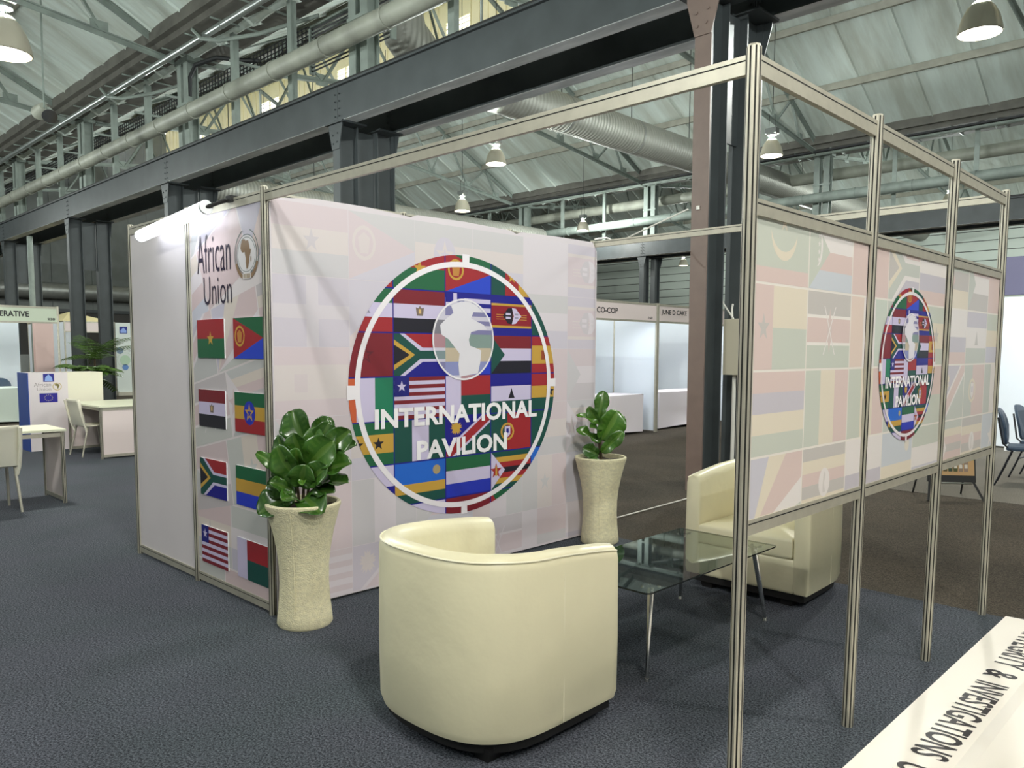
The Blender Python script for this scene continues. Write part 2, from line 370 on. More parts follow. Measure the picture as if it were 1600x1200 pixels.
    if n == 'kenya': return [(R(0, .68, 1, 1), BLK), (R(0, .32, 1, .68), RED), (R(0, 0, 1, .32), GRN), (R(0, .66, 1, .7), (245, 240, 245)), (R(0, .3, 1, .34), (245, 240, 245)),
        ([(.44, .5), (.5, .2), (.56, .5), (.5, .8)], (120, 30, 40)), ([(.36, .18), (.38, .18), (.64, .82), (.62, .82)], WHT), ([(.62, .18), (.64, .18), (.38, .82), (.36, .82)], WHT)]
    if n == 'mauritius': return hs(RED, NAVY, YEL, GRN)
    if n == 'mali': return vs_(GRN, YEL, RED)
    if n == 'mozambique': return hs(GRN, BLK, YEL)+[([(0, 0), (.4, .5), (0, 1)], RED)]
    if n == 'senegal': return vs_(GRN, YEL, RED)+[(star(.5, .5, .18), GRN)]
    if n == 'seychelles': return [([(0, 0), (.33, 1), (0, 1)], BLU), ([(0, 0), (.66, 1), (.33, 1)], YEL), ([(0, 0), (1, 1), (.66, 1)], RED), ([(0, 0), (1, .66), (1, 1)], RED), ([(0, 0), (1, .33), (1, .66)], WHT), ([(0, 0), (1, 0), (1, .33)], GRN)]
    if n == 'somalia': return [(R(0, 0, 1, 1), SKY), (star(.5, .5, .26), WHT)]
    if n == 'ethiopia': return hs(GRN, YEL, RED)+[(ell(.5, .5, .19, .3, 20), BLU)]+[(star(.5, .5, .24), YEL), (star(.5, .5, .12), BLU)]
    if n == 'white': return [(R(0, 0, 1, 1), WHT)]
    if n == 'whitered': return [(R(0, 0, 1, 1), WHT), (R(0, 0, 1, .4), BLU), (R(0, 0, 1, .12), RED)]
    if n == 'uk': return [(R(0, 0, 1, 1), NAVY), (R(.42, 0, .58, 1), (120, 120, 160)), (R(0, .4, 1, .6), (120, 120, 160))]
    if n == 'tanzania': return [([(0, 0), (1, 1), (0, 1)], BLU), ([(0, 0), (1, 0), (1, 1)], NAVY), ([(0, 0), (.16, 0), (1, .84), (1, 1), (.84, 1), (0, .16)], ORG)]
    if n == 'darkgreen': return [(R(0, 0, 1, 1), DGRN)]
    if n == 'greenwhite': return hs(GRN, WHT, RED)+[([(.4, .42), (.6, .42), (.5, .6)], (130, 130, 150))]
    if n == 'purplered': return [(R(0, 0, 1, 1), DRED)]+[(R(.35+.07*k, .36, .39+.07*k, .56), (60, 90, 170)) for k in range(5)]
    return [(R(0, 0, 1, 1), RED)]
def crescent(cx, cy, rx, ry, rot=PI):
    q = []; n = 12
    for i in range(n):
        t0 = rot+PI*i/n; t1 = rot+PI*(i+1)/n
        k0 = 1-.32*math.sin(PI*i/n); k1 = 1-.32*math.sin(PI*(i+1)/n)
        q.append([(cx+rx*math.cos(t0), cy+ry*math.sin(t0)), (cx+rx*math.cos(t1), cy+ry*math.sin(t1)), (cx+rx*k1*math.cos(t1), cy+ry*k1*math.sin(t1)), (cx+rx*k0*math.cos(t0), cy+ry*k0*math.sin(t0))])
    return q
def mixc(c, b, k): return tuple(c[i]*(1-k)+b[i]*k for i in range(3))
def put_flag(P, name, x0, y0, x1, y1, base=None, k=0, clip=None, layer=1, rot=None, lstep=.5):
    fl = flag(name); lstep = lstep*9/max(9, len(fl))
    for j, (poly, c) in enumerate(fl):
        q = [(x0+(x1-x0)*a, y0+(y1-y0)*b) for a, b in poly]
        if rot:
            a_, ox, oy = rot; ca, sa = math.cos(a_), math.sin(a_); q = [(ox+(x-ox)*ca-(y-oy)*sa, oy+(x-ox)*sa+(y-oy)*ca) for x, y in q]
        if base: g_ = (c[0]+c[1]+c[2])/3; c = mixc(mixc(c, (g_, g_, g_), .3), base, k)
        P.add(q, c, layer+j*lstep, clip)

AFRICA = [(.30,1),(.42,1),(.52,.93),(.60,.95),(.75,.94),(.80,.86),(.86,.70),(.92,.62),(1,.66),(.95,.52),(.82,.36),(.80,.22),(.70,.06),(.60,0),(.54,.02),(.48,.22),(.50,.36),(.42,.50),(.40,.58),(.22,.56),(.10,.60),(.0,.72),(.06,.86),(.18,.98)]
LAND = [(.42,.02),(.40,.18),(.42,.32),(.32,.42),(.24,.50),(.12,.56),(.10,.68),(.2,.76),(.32,.84),(.28,.93),(.45,.99),(.60,.985),(.72,.95),(.82,.86),(.66,.86),(.62,.78),(.72,.74),(.84,.70),(.9,.64),(.76,.63),(.62,.60),(.58,.50),(.60,.42),(.68,.40),(.80,.36),(.78,.2),(.74,.06)]
GRIDF = [['red', 'burkina', 'eritrea', 'cameroon', 'darkgreen'],
         ['greenwhite', 'egypt', 'greece', 'eswatini', 'darkgreen'],
         ['morocco', 'southafrica', 'gabon', 'sudan', 'spain'],
         ['ivory', 'liberia', 'madagascar', 'lesotho', 'ghana'],
         ['saotome', 'nigeria', 'namibia', 'portugal', 'darkgreen'],
         ['capeverde', 'rwanda', 'sierra', 'zimbabwe', 'somalia'],
         ['white', 'white', 'purplered', 'saotome', 'somalia']]
def emblem(P, cx, cz, s, L0, white=(236, 230, 236), letters=True):
    """round flag emblem; s = 1 on the big banner (radius .97 x .91)"""
    rx, ry = .97*s, .91*s; cl = ell(cx, cz, rx, ry, 96)
    P.add(cl, NAVY, L0)
    xs = [-1.06, -.619, -.173, .265, .70, 1.14]; z1 = .937
    for r in range(7):
        for c in range(5):
            x0 = cx+(xs[c]+.005)*s; x1 = cx+(xs[c+1]-.004)*s; ya = cz+(z1-(r+1)*.2875+.005)*s; yb = cz+(z1-r*.2875-.004)*s
            put_flag(P, GRIDF[r][c], x0, ya, x1, yb, clip=cl, layer=L0+1)
    # rings
    for q in ringq(cx, cz, rx*.951, ry*.951, .957, 96): P.add(q, white, L0+6)
    # breaks in the outer ring
    for a, wd in ((PI/2-.02, .035), (PI+.02, .05), (0.0, .035), (-PI/2, .03)):
        for q in ringq(cx, cz, rx*1.012, ry*1.012, .93, 3, a-wd, a+wd): P.add(q, white, L0+6.5)
    # thin dark outline is the emblem's own outer ring; globe
    gx, gz, gr, gq = cx, cz+.325*s, .292*s, .286*s; gc = ell(gx, gz, gr, gq, 64)
    P.add(gc, (176, 172, 186), L0+7)
    for r in range(1, 4):
        for c in range(5):
            x0 = cx+xs[c]*s; x1 = cx+xs[c+1]*s; ya = cz+(z1-(r+1)*.2875)*s; yb = cz+(z1-r*.2875)*s
            put_flag(P, GRIDF[r][c], x0, ya, x1, yb, base=(206, 202, 214), k=.55, clip=gc, layer=L0+7.5, lstep=.3)
    P.add([(gx+(a-.5)*1.9*gr, gz+(b-.5)*1.9*gq) for a, b in LAND], (222, 218, 226), L0+11, gc)
    for q in ringq(gx, gz, gr, gq, .955, 64): P.add(q, (232, 228, 234), L0+12)
    if letters:
        P.text('INTERNATIONAL', cx-.775*s, cz-.262*s, cx+.76*s, cz-.130*s, (244, 240, 244), L0+14, .034)
        P.text('PAVILION', cx-.432*s, cz-.493*s, cx+.43*s, cz-.360*s, (244, 240, 244), L0+14, .034)

# ================================================================== THE HALL
def struct(name, mb, m, parent=None, **k):
    o = mb.build(name, m, parent, **k)
    if parent is None: o['kind'] = 'structure'
    return o
XL, XR = -43.0, 13.0
struct('floor', MB().box((XL, -14, -.12), (XR, 45, -.006)), M_CARPD)
tag(MB().box((-13.6, -6, -.005), (6.5, 3.02, 0)).build('carpet', M_CARPB), 'blue grey carpet under the flag stand and armchairs', 'carpet')
tag(MB().box((-.6, 7.16, -.005), (6.8, 12.6, 0)).build('carpet', M_CARPG), 'light grey carpet behind the stand where blue chairs stand', 'carpet')
tag(MB().tube([(-.24, 3.1, .001), (-.22, 3.7, .001), (-.27, 4.83, .001), (-.3, 5.2, .001)], .008, 5).build('floor_tape', M_CABLE), 'white tape line on the dark carpet beside the far planter', 'tape')
# walls
struct('wall_front', MB().box((XL, -14.2, 0), (XR+.3, -13.9, 9)), M_WALL)
wk = D.objects.new('wall_back', None); COL.objects.link(wk); wk['kind'] = 'structure'
MB().box((XL, 43.7, 0), (XR, 43.9, 4.2)).build('lower_wall', M_WALLD, wk)
for i in range(9): MB().box((XL, 43.6, 4.25+i*.5), (XR, 43.8, 4.25+i*.5+.46)).build('cladding_board', mat('pale_cladding', (206, 214, 206), .7), wk)
MB().box((XL, 43.66, 4.2), (XR, 43.8, 8.8)).build('cladding_back', M_WALLD, wk)
struct('wall_right', MB().box((XR, -14, 0), (XR+.25, 44, 14)), M_WALL)
wl = D.objects.new('wall_left', None); COL.objects.link(wl); wl['kind'] = 'structure'
MB().box((XL-.3, -13, 0), (XL, 44, 3.6)).build('lower_wall', M_WALLD, wl)
mb = MB()
for i in range(114): mb.box((XL-.3, -13+i*.5, 3.6), (XL-.02-(i % 2)*.05, -12.5+i*.5, 14))
mb.build('corrugated_cladding', M_WALL, wl)
MB().box((XL, -13, 3.55), (XL+.12, 44, 3.72)).build('wall_rail', M_STEEL, wl)
tag(MB().cyl((-42.2, -12, 4.62), (-42.2, 43, 4.62), .42, n=20).build('wall_duct', M_DUCT), 'thick round duct running along the distant end wall', 'duct')

# roof: three gabled bays, valleys at y = 6.0 and 24.8
SL = .53
ceil = D.objects.new('ceiling', None); COL.objects.link(ceil); ceil['kind'] = 'structure'
def sheet_mesh(length, wd=1.5):
    mb = MB(); ang = math.atan(SL); ca, sa = math.cos(ang), math.sin(ang)
    xs = [0, .03, .06, .5, 1.0, wd-.03, wd]; zs = [0, -.05, 0, .02, .02, 0, 0]
    vs = []; fs = []; n = len(xs)
    for j in range(2):
        for x, z in zip(xs, zs): vs.append((x, -j*length*ca-z*sa*0, j*length*sa+z))
    for i in range(n-1): fs.append((i, i+1, n+i+1, n+i))
    return mb.add(vs, fs)
def sheet_row(yv, y_end, mirror=False, x0=XL, x1=XR):
    run = abs(y_end-yv); length = run/math.cos(math.atan(SL)); base = sheet_mesh(length)
    first = None; n = int((x1-x0)/1.5)
    for i in range(n):
        x = x0+i*1.5+.12
        if first is None:
            base.v = [Vector((v.x, -v.y if mirror else v.y, v.z)) for v in base.v]
            first = base.build('roof_sheet', M_SHEET); first.parent = ceil; o = first
        else: o = share(first, ceil)
        o.location = (x, yv, 8.2)
sheet_row(6.0, -3.4)              # bay over the stand, falling away from the camera
sheet_row(-12.8, -3.4, True)
sheet_row(24.8, 17.3)             # bay two, far slope
sheet_row(6.0, 13.5, True)        # bay two, near slope
sheet_row(43.6, 34.2)
sheet_row(24.8, 34.2, True)
# purlins
def purlin(y, z, hh=.2, ww=.09): MB().box((XL, y-ww/2, z-hh), (XR, y+ww/2, z)).build('purlin', mat('purlin_paint', (150, 149, 136), .6, 0, .2, 3), ceil)
for yv, lim in ((6.0, 9.4), (24.8, 7.2), (43.6, 9.4)):
    for d in (2.75, 4.85, 6.95, 9.05):
        if d < lim: purlin(yv-d, 8.2+d*SL-.02)
for yv in (6.0, 24.8):
    for d in (2.75, 4.85, 6.95): purlin(yv+d, 8.2+d*SL-.02)
# deep eaves beam and soffit of each valley gutter
for yv in (6.0, 24.8):
    MB().box((XL, yv-.72, 8.28), (XR, yv+.62, 8.6)).build('gutter_soffit', M_GUTTER, ceil)
    MB().box((XL, yv-.86, 8.42), (XR, yv-.72, 8.9)).build('eaves_beam', M_GUTTER, ceil)
    mb = MB()
    for i in range(46): mb.box((XL+i*1.2, yv-.7, 8.25), (XL+i*1.2+.03, yv+.6, 8.28))
    mb.build('soffit_joint', M_TRUSS, ceil)
# ridge monitor over bay two
for sg in (-1, 1):
    MB().beam((XL/2+XR/2, 15.4, 15.1), (XL/2+XR/2, 15.4+sg*2.05, 14.02), XR-XL, .04).build('monitor_roof', M_YELLOW, ceil)
    mb = MB(); x = XL
    while x < XR-.2: mb.beam((x, 15.4, 15.06), (x, 15.4+sg*2.0, 14.0), .05, .05); x += .36
    mb.build('monitor_rib', M_YELLOW, ceil)['kind'] = 'stuff'
for xm in [-.48+3.5*k for k in range(-11, 3)]:
    MB().beam((xm, 13.5, 12.2), (xm, 15.4, 14.9), .08, .08).build('monitor_strut', M_TRUSS, ceil); MB().beam((xm, 17.25, 12.2), (xm, 15.4, 14.9), .08, .08).build('monitor_strut', M_TRUSS, ceil)
for ym_, zm_ in ((14.0, 14.3), (16.8, 14.3)): MB().box((XL, ym_-.05, zm_-.14), (XR, ym_+.05, zm_)).build('monitor_purlin', M_YELLOW, ceil)
mw = MB()
winx = [(-18.36, -17.05), (-25.4, -24.1), (-32.0, -30.2), (-11.4, -10.1), (-4.4, -3.1), (2.6, 3.9), (-39, -37.7)]
zlo, zhi = 12.2, 14.1
segs = []; x = XL
for a, b in sorted(winx): segs.append((x, a)); x = b
segs.append((x, XR))
for a, b in segs:
    n = max(1, int((b-a)/.42)); 
    for i in range(n):
        xa = a+(b-a)*i/n; xb = a+(b-a)*(i+1)/n; mw.box((xa, 17.3, zlo), (xb, 17.36, zhi)); mw.box((xa, 17.26, zlo), (xa+.05, 17.3, zhi))
for a, b in winx: mw.box((a, 17.3, zlo), (b, 17.36, zlo+.25)); mw.box((a, 17.3, 13.4), (b, 17.36, zhi))
mw.build('monitor_wall', M_YELLOW, ceil)
for a, b in winx:
    mb = MB()
    for k in range(7): mb.box((a, 17.29, zlo+.3+k*.16), (b, 17.33, zlo+.32+k*.16))
    mb.box(((a+b)/2-.03, 17.28, zlo+.2), ((a+b)/2+.03, 17.34, 13.4)); mb.build('window_louvre', M_YELLOW, ceil)
# gable infill at both ends of the bays
for xg in (XL-.1, XR+.1):
    for yv in (-12.8, 6.0, 24.8):
        MB().add([(xg, yv, 8), (xg, yv+18.8, 8), (xg, yv+9.4, 13.3)], [(0, 1, 2)]).build('gable_panel', M_WALL, ceil)

def roof_z(y):
    yl = (y+12.8) % 18.8; return 8.2+min(yl, 18.8-yl)*SL
# ---- trusses
def angle_bar(mb, p0, p1, s=.09):
    mb.beam(p0, p1, s, s*.18); d = (Vector(p1)-Vector(p0)).normalized()
    q = Vector((1, 0, 0)) if abs(d.x) < .9 else Vector((0, 1, 0)); n = d.cross(q).normalized()
    o = n*s*.4; mb.beam(Vector(p0)-o, Vector(p1)-o, s*.16, s); return mb
def truss(yv):   # built at x=0, valley at yv+... local origin at valley start
    t = thing('roof_truss', '', 'truss', (0, 0, 0))
    y0, y1, ym = yv, yv+18.8, yv+9.4
    def P(d, top): return 8.2+d*(SL-.035) if top else 8.15+d*.13
    for sgn in (0, 1):
        Y = (lambda d: y0+d) if sgn == 0 else (lambda d: y1-d)
        dmax = 9.4
        angle_bar(MB(), (0, Y(.3), P(.3, 1)), (0, Y(dmax), P(dmax, 1)), .14).build('top_chord', M_TRUSS, t)
        angle_bar(MB(), (0, Y(.3), P(.3, 0)), (0, Y(dmax), P(dmax, 0)), .13).build('bottom_chord', M_TRUSS, t)
        for a, b in ((2.6, 1.9), (4.9, 3.6), (7.2, 5.6)):
            angle_bar(MB(), (0, Y(a), P(a, 1)), (0, Y(b), P(b, 0)), .08).build('strut', M_TRUSS, t)
        for a, b in ((2.6, 3.6), (4.9, 5.6), (7.2, 8.2)):
            angle_bar(MB(), (0, Y(a), P(a, 1)), (0, Y(b), P(b, 0)), .07).build('diagonal_brace', M_TRUSS, t)
        for b in (1.9, 3.6, 5.6, 8.2): MB().box((-.012, Y(b)-.18, P(b, 0)-.1), (.012, Y(b)+.18, P(b, 0)+.2)).build('gusset_plate', M_TRUSS, t)
    MB().beam((0, ym, P(9.4, 0)), (0, ym, P(9.4, 1)), .07, .07).build('king_post', M_TRUSS, t)
    return t
XG = [-.48+7*k for k in range(1, -6, -1)]
ordn = ['first', 'second', 'third', 'fourth', 'fifth', 'sixth', 'seventh']
for bi, (yv, bn) in enumerate(((-12.8, 'roof over the stand'), (6.0, 'roof bay behind the dark girders'), (24.8, 'farthest roof bay'))):
    base = None
    for k, xg in enumerate(XG):
        if bi == 0 and k < 1: continue
        lab = f'grey steel roof truss, {ordn[k]} from the right, in the {bn}'
        if base is None: base = truss(yv); base.location = (xg, 0, 0); base['label'] = lab; base['group'] = 'roof trusses'
        else: o = copy_tree(base, (xg, 0, 0), lab)
        if base['group'] and base.get('group'): pass

# ---- girder lines with paired columns
def hcol(mb_list, x0, y0, y1, z0, z1, m, parent):
    pass
def column(x, y0, lab, first, front=True):
    """H-section column, flange faces +-y, at x..x+.2, y0..y0+.38"""
    t = thing('steel_column', lab, 'column', (x+.1, y0+.19, 0), 'paired columns under the girders')
    ft = M_STEEL_WARMLIT if first else M_STEEL
    MB().box((x, y0, 0), (x+.2, y0+.022, 5.36)).build('flange', ft, t)
    MB().box((x, y0+.358, 0), (x+.2, y0+.38, 5.36)).build('flange', M_STEEL, t)
    MB().box((x+.085, y0+.022, 0), (x+.115, y0+.358, 5.36)).build('web', M_STEEL, t)
    yb = y0-.015 if front else y0+.38
    g = MB().prism([(-.2+.1, 5.32), (-.2+.1, 5.3), (0, 4.93), (.2, 4.93), (.3, 5.3), (.3, 5.36), (-.1, 5.36)], lambda u, v, w: (x+u, yb+w, v), .015)
    go = g.build('bracket', ft, t)
    MB().box((x-.16, y0-.06, 5.345), (x+.36, y0+.44, 5.375)).build('cap_plate', M_STEEL, t)
    mb = MB()
    for u, v in ((.03, 5.03), (.14, 5.05), (.02, 5.17), (.16, 5.19)):
        yy = yb-.012 if front else yb+.015
        mb.cyl((x+u, yy, v), (x+u, yy+.012, v), .016, n=8)
    mb.build('bolt', ft, go)
    return t
pl = ['pair nearest the stand beside the electrical box', 'second pair behind the flag banner', 'third pair behind the lit tube', 'fourth pair left of the plain white panel', 'fifth pair above the far left booth', 'farthest left pair']
for k, xg in enumerate([-.571-7.0*i for i in range(6)]):
    column(xg, 5.4, f'front dark steel column of the {pl[k]}', k == 0)
    c2 = column(xg, 6.17, f'rear dark steel column of the {pl[k]}', False, False)
    MB().box((xg+.085, 5.8, 3.9), (xg+.115, 6.15, 5.3)).build('tie_plate', M_STEEL, c2)
def girder(name, y0, y1, z0, z1, joints, lab, cat='girder'):
    t = thing(name, lab, cat, (0, (y0+y1)/2, z0)); ym = (y0+y1)/2
    xs = [XL]+joints+[XR]
    for a, b in zip(xs[:-1], xs[1:]):
        MB().box((a+.004, y0, z0), (b-.004, y1, z0+.03)).build('bottom_flange', M_STEEL, t)
        MB().box((a+.004, y0+.004, z0-.004), (b-.004, y1-.004, z0)).build('lit_underside_sheet', mat('girder_bounce_tint', (238, 244, 244), .45, .1, .4, 1.6, stretch=(.6, 3, 1)), t)  # thin pale sheet paints the light bounced up from the floor
        MB().box((a+.004, y0, z1-.03), (b-.004, y1, z1)).build('top_flange', M_STEEL, t)
        MB().box((a+.004, ym-.012-.06, z0+.03), (b-.004, ym+.012, z1-.03)).build('web', M_STEEL, t)
    MB().box((XL, ym-.06, z1), (XR, ym+.06, z1+.07)).build('crane_rail', M_BLACK, t)
    mb = MB()
    for j in joints:
        for s in (-1, 1):
            for k in range(4):
                mb.cyl((j+s*.06, y0+.03, z0+.1+k*.12), (j+s*.06, ym-.08, z0+.1+k*.12), .012, n=6)
    mb.build('bolt_row', M_STEEL, t)['kind'] = 'stuff'
    return t
jx = sorted([-.47-7*i for i in range(6)])
girder('steel_girder', 5.38, 5.64, 5.38, 5.99, jx, 'dark grey steel I-girder nearest the stand on the front columns')
girder('steel_girder', 6.47, 6.72, 5.38, 5.99, jx, 'dark grey steel I-girder on the rear columns behind the front one')
girder('steel_girder', 24.15, 24.45, 5.36, 6.0, jx, 'distant dark girder crossing behind the back rail of the stand')
girder('steel_girder', 25.2, 25.45, 5.36, 6.0, jx, 'rear girder of the distant girder pair')
for k, xg in enumerate([-.571-7.0*i for i in range(4)]):
    o = column(xg, 24.2, f'distant front column, {ordn[k]} from the right, under the far girder', False)
    o['group'] = 'distant columns'
    o = column(xg, 24.97, f'distant rear column, {ordn[k]} from the right, under the far girder', False, False); o['group'] = 'distant columns'
# upper posts from girder to valley
def upper_post(x, y, wide, lab):
    t = thing('upper_post', lab, 'post', (x, y, 6.0), 'posts standing on the girders')
    MB().box((x-.3, y-.42, 5.992), (x+.3, y+(.53 if y < 10 else .455), 6.02)).build('seat_plate', M_STEEL, t)
    if wide:
        for dx in (-.28, .06):
            MB().box((x+dx, y-.13, 6.02), (x+dx+.2, y-.11, 8.15)).build('flange', M_TRUSS, t)
            MB().box((x+dx+.09, y-.11, 6.02), (x+dx+.11, y+.11, 8.15)).build('web', M_TRUSS, t)
            MB().box((x+dx, y+.11, 6.02), (x+dx+.2, y+.13, 8.15)).build('flange', M_TRUSS, t)
        MB().box((x-.34, y-.16, 8.15), (x+.34, y+.16, 8.245)).build('head_plate', M_TRUSS, t)
        MB().box((x-.3, y-.15, 7.2), (x+.3, y-.13, 7.26)).build('batten', M_TRUSS, t)
    else:
        MB().box((x-.07, y-.08, 6.02), (x+.07, y-.06, 8.22)).build('flange', M_TRUSS, t); MB().box((x-.01, y-.06, 6.02), (x+.01, y+.08, 8.22)).build('web', M_TRUSS, t)
for yv, nm in ((6.0, 'near'), (24.8, 'distant')):
    for k, xg in enumerate(XG):
        upper_post(xg, yv, True, f'wide double post, {ordn[k]} from the right, on the {nm} girders')
        if k < 6:
            if not (k == 2 and yv > 10): upper_post(xg-2.33, yv, False, f'thin post left of the {ordn[k]} double post on the {nm} girders')
            upper_post(xg-4.66, yv, False, f'second thin post left of the {ordn[k]} double post on the {nm} girders')
# pipes
def pipe(name, y, z, r, m, lab, cl=1.75):
    t = thing(name, lab, 'pipe', (0, y, z)); MB().cyl((XL, y, z), (XR, y, z), r, n=16).build('pipe_body', m, t)
    mb = MB(); x = XL
    while x < XR: mb.cyl((x, y, z), (x+.05, y, z), r*1.09, n=16); x += cl
    mb.build('pipe_joint', m, t)
pipe('rainwater_pipe', 5.55, 6.78, .17, M_PIPE, 'fat dusty pipe running above the near girder')
pipe('sprinkler_pipe', 5.4, 8.06, .07, M_SILVER, 'slim shiny pipe under the dark valley gutter', 3.5)
pipe('rainwater_pipe', 24.4, 6.75, .17, M_TRUSS, 'fat grey green pipe above the distant girder')
pipe('sprinkler_pipe', 24.2, 8.15, .06, M_TRUSS, 'slim grey pipe under the distant valley gutter', 3.5)
tag(MB().box((XL, 23.9, 8.15), (XR, 24.05, 8.2)).build('cable_tray', M_CABLEB), 'black cable tray under the distant valley gutter', 'cable tray')
tag(MB().cyl((XL, 25.6, 7.7), (XR, 25.6, 7.7), .2, n=14).build('valley_duct', M_PIPE), 'pale round duct beyond the distant valley gutter', 'duct')
# mesh walkway beside the near pipe
t = thing('mesh_walkway', 'dark wire mesh walkway above the near girders', 'walkway', (0, 6.9, 7.3))
mb = MB()
for k in range(5): mb.box((-34, 6.88, 7.86+k*.09), (-10.7, 6.9, 7.88+k*.09))
for k in range(3): mb.box((-34, 6.9+k*.2, 7.84), (-10.7, 6.92+k*.2, 7.86))
x = -34
while x < -10.7: mb.box((x, 6.88, 7.86), (x+.025, 6.9, 8.24)); mb.box((x, 6.88, 7.84), (x+.025, 7.4, 7.86)); x += .16
mb.build('wire_mesh', M_CABLEB, t)['kind'] = 'stuff'
for x in (-30, -27, -24, -21, -18, -16, -12.6): MB().beam((x, 6.1, 7.82), (x+.1, 7.5, 7.82), .05, .05).build('walkway_bracket', M_TRUSS, t)
t = thing('louvre_grille', 'slatted metal grille beside the second double post above the girders', 'grille', (-8.9, 6.75, 7.7))
mb = MB()
for k in range(12): mb.box((-10.6, 6.9, 7.3+k*.075), (-7.9, 6.94, 7.33+k*.075), (.5, 0, 0))
mb.build('slat', M_CABLEB, t); MB().box((-10.65, 6.86, 7.25), (-10.6, 6.98, 8.2)).box((-7.9, 6.86, 7.25), (-7.85, 6.98, 8.2)).box((-10.65, 6.86, 8.16), (-7.85, 6.98, 8.2)).build('frame', M_TRUSS, t)
tag(MB().tube([(-14.3, 5.95, 7.4), (-14.25, 5.95, 7.8), (-14.05, 6.0, 8.05), (-13.4, 6.2, 8.1), (-12.9, 6.5, 8.0), (-12.5, 6.75, 7.95)], .05, 8).build('cable_hose', M_CABLEB), 'thick black hose arching from the third double post to the walkway', 'hose')
for k, x in enumerate((-11.6, -17.0)):
    tag(MB().tube([(x-.9, 5.25, 8.2), (x-.6, 5.3, 7.95), (x-.2, 5.5, 7.86), (x+.5, 6.0, 7.95), (x+1.6, 6.7, 8.2)], .04, 7).build('conduit', M_TRUSS), f'bent grey conduit, {ordn[k]} one crossing under the dark gutter', 'conduit', 'bent conduits')
# spiral ducts
def spiral_duct(pts, r, lab, bands):
    t = thing('spiral_duct', lab, 'duct', tuple(pts[0])); MB().tube(pts, r, 28).build('duct_body', M_SPIRAL, t)
    mb = MB()
    for y in bands: mb.cyl((pts[-1][0], y, pts[-1][2]), (pts[-1][0], y+.07, pts[-1][2]), r*1.02, n=28)
    mb.build('duct_band', M_DUCT, t)
    for y in bands: MB().cyl((pts[-1][0], y, pts[-1][2]+r), (pts[-1][0], y, roof_z(y) if not 13.5 < y < 17.3 else 12.3), .012, n=5).build('hanger_wire', M_CABLEB, t)
    return t
m = D.materials.new('spiral_duct'); m.use_nodes = True; nt = m.node_tree; b = nt.nodes['Principled BSDF']; b.inputs['Base Color'].default_value = (*lin((158, 158, 150)), 1)
b.inputs['Metallic'].default_value = .35; b.inputs['Roughness'].default_value = .5
wv = nt.nodes.new('ShaderNodeTexWave'); wv.bands_direction = 'Y'; wv.inputs['Scale'].default_value = 2.6; wv.inputs['Distortion'].default_value = .6; tc = nt.nodes.new('ShaderNodeTexCoord')
nt.links.new(tc.outputs['Object'], wv.inputs[0]); bp = nt.nodes.new('ShaderNodeBump'); bp.inputs['Strength'].default_value = .6; bp.inputs['Distance'].default_value = .03
nt.links.new(wv.outputs[1], bp.inputs['Height']); nt.links.new(bp.outputs[0], b.inputs['Normal']); M_SPIRAL = m
spiral_duct([(-9.4, 8.2, 9.3), (-9.4, 8.22, 8.7), (-9.4, 8.4, 8.15), (-9.4, 8.9, 7.75), (-9.4, 9.6, 7.62), (-9.4, 11, 7.6), (-9.4, 16, 7.6), (-9.4, 24, 7.6), (-9.4, 41, 7.6)], .47, 'large grey spiral duct sloping behind the nearest dark column', (13.4, 16.4, 19.4, 22.4))
spiral_duct([(-19.6, 7.3, 6.49), (-19.6, 12, 6.49), (-19.6, 20, 6.49), (-19.6, 23.8, 6.49)], .42, 'dull brown spiral duct just above the banner top edge', (9.5, 12.5, 15.5))

# ---- high bay lamps
def highbay():
    t = thing('high_bay_lamp', '', 'lamp', (0, 0, 0), 'high bay lamps hanging from the roof')
    r = .25
    MB().lathe([(r, 0), (r*1.03, .01), (r*.97, .09), (r*.85, .2), (r*.62, .31), (r*.34, .38), (r*.26, .385), (r*.3, .37), (r*.58, .3), (r*.8, .2), (r*.93, .09), (r*.97, .0)], n=28).build('shade', mat('lamp_shade', (205, 198, 180), .3, .35), t)
    bl = MB().lathe([(0, .04), (.1, .04), (r*.93, .055)], n=24).build('lamp_glow', M_BULB, t)
    MB().lathe([(.035, .385), (.04, .40), (.04, .405)], n=12).cyl((0, 0, .455), (0, 0, .47), .07, n=12).cyl((.05, 0, .38), (.06, 0, .47), .006, n=5).cyl((-.05, 0, .38), (-.06, 0, .47), .006, n=5).build('lamp_holder', M_CHROME, t)
    MB().box((-.13, -.09, .5), (.13, .09, .62)).cyl((0, 0, .46), (0, 0, .5), .09, n=10).build('ballast_box', M_BALLAST, t)
    MB().cyl((-.08, 0, .62), (-.08, 0, .95), .006, n=5).cyl((.08, 0, .62), (.08, 0, .95), .006, n=5).build('hanging_rod', M_CABLEB, t)
    rd = MB().cyl((0, 0, 0), (0, 0, 1), .008, n=5).build('drop_wire', M_CABLEB, t); rd.location = (0, 0, .95)
    ld = D.lights.new('high_bay_light', 'AREA'); ld.shape = 'DISK'; ld.size = .42; ld.energy = LAMP_W; ld.color = (1, .95, .86)
    lo = D.objects.new('high_bay_light', ld); COL.objects.link(lo); lo.parent = t; lo.location = (0, 0, -.02)
    ld = D.lights.new('neck_light', 'POINT'); ld.shadow_soft_size = .05; ld.energy = UP_W; ld.color = (.93, 1, .95)
    lo = D.objects.new('neck_light', ld); COL.objects.link(lo); lo.parent = t; lo.location = (0, 0, .43)
    return t
hb = highbay()
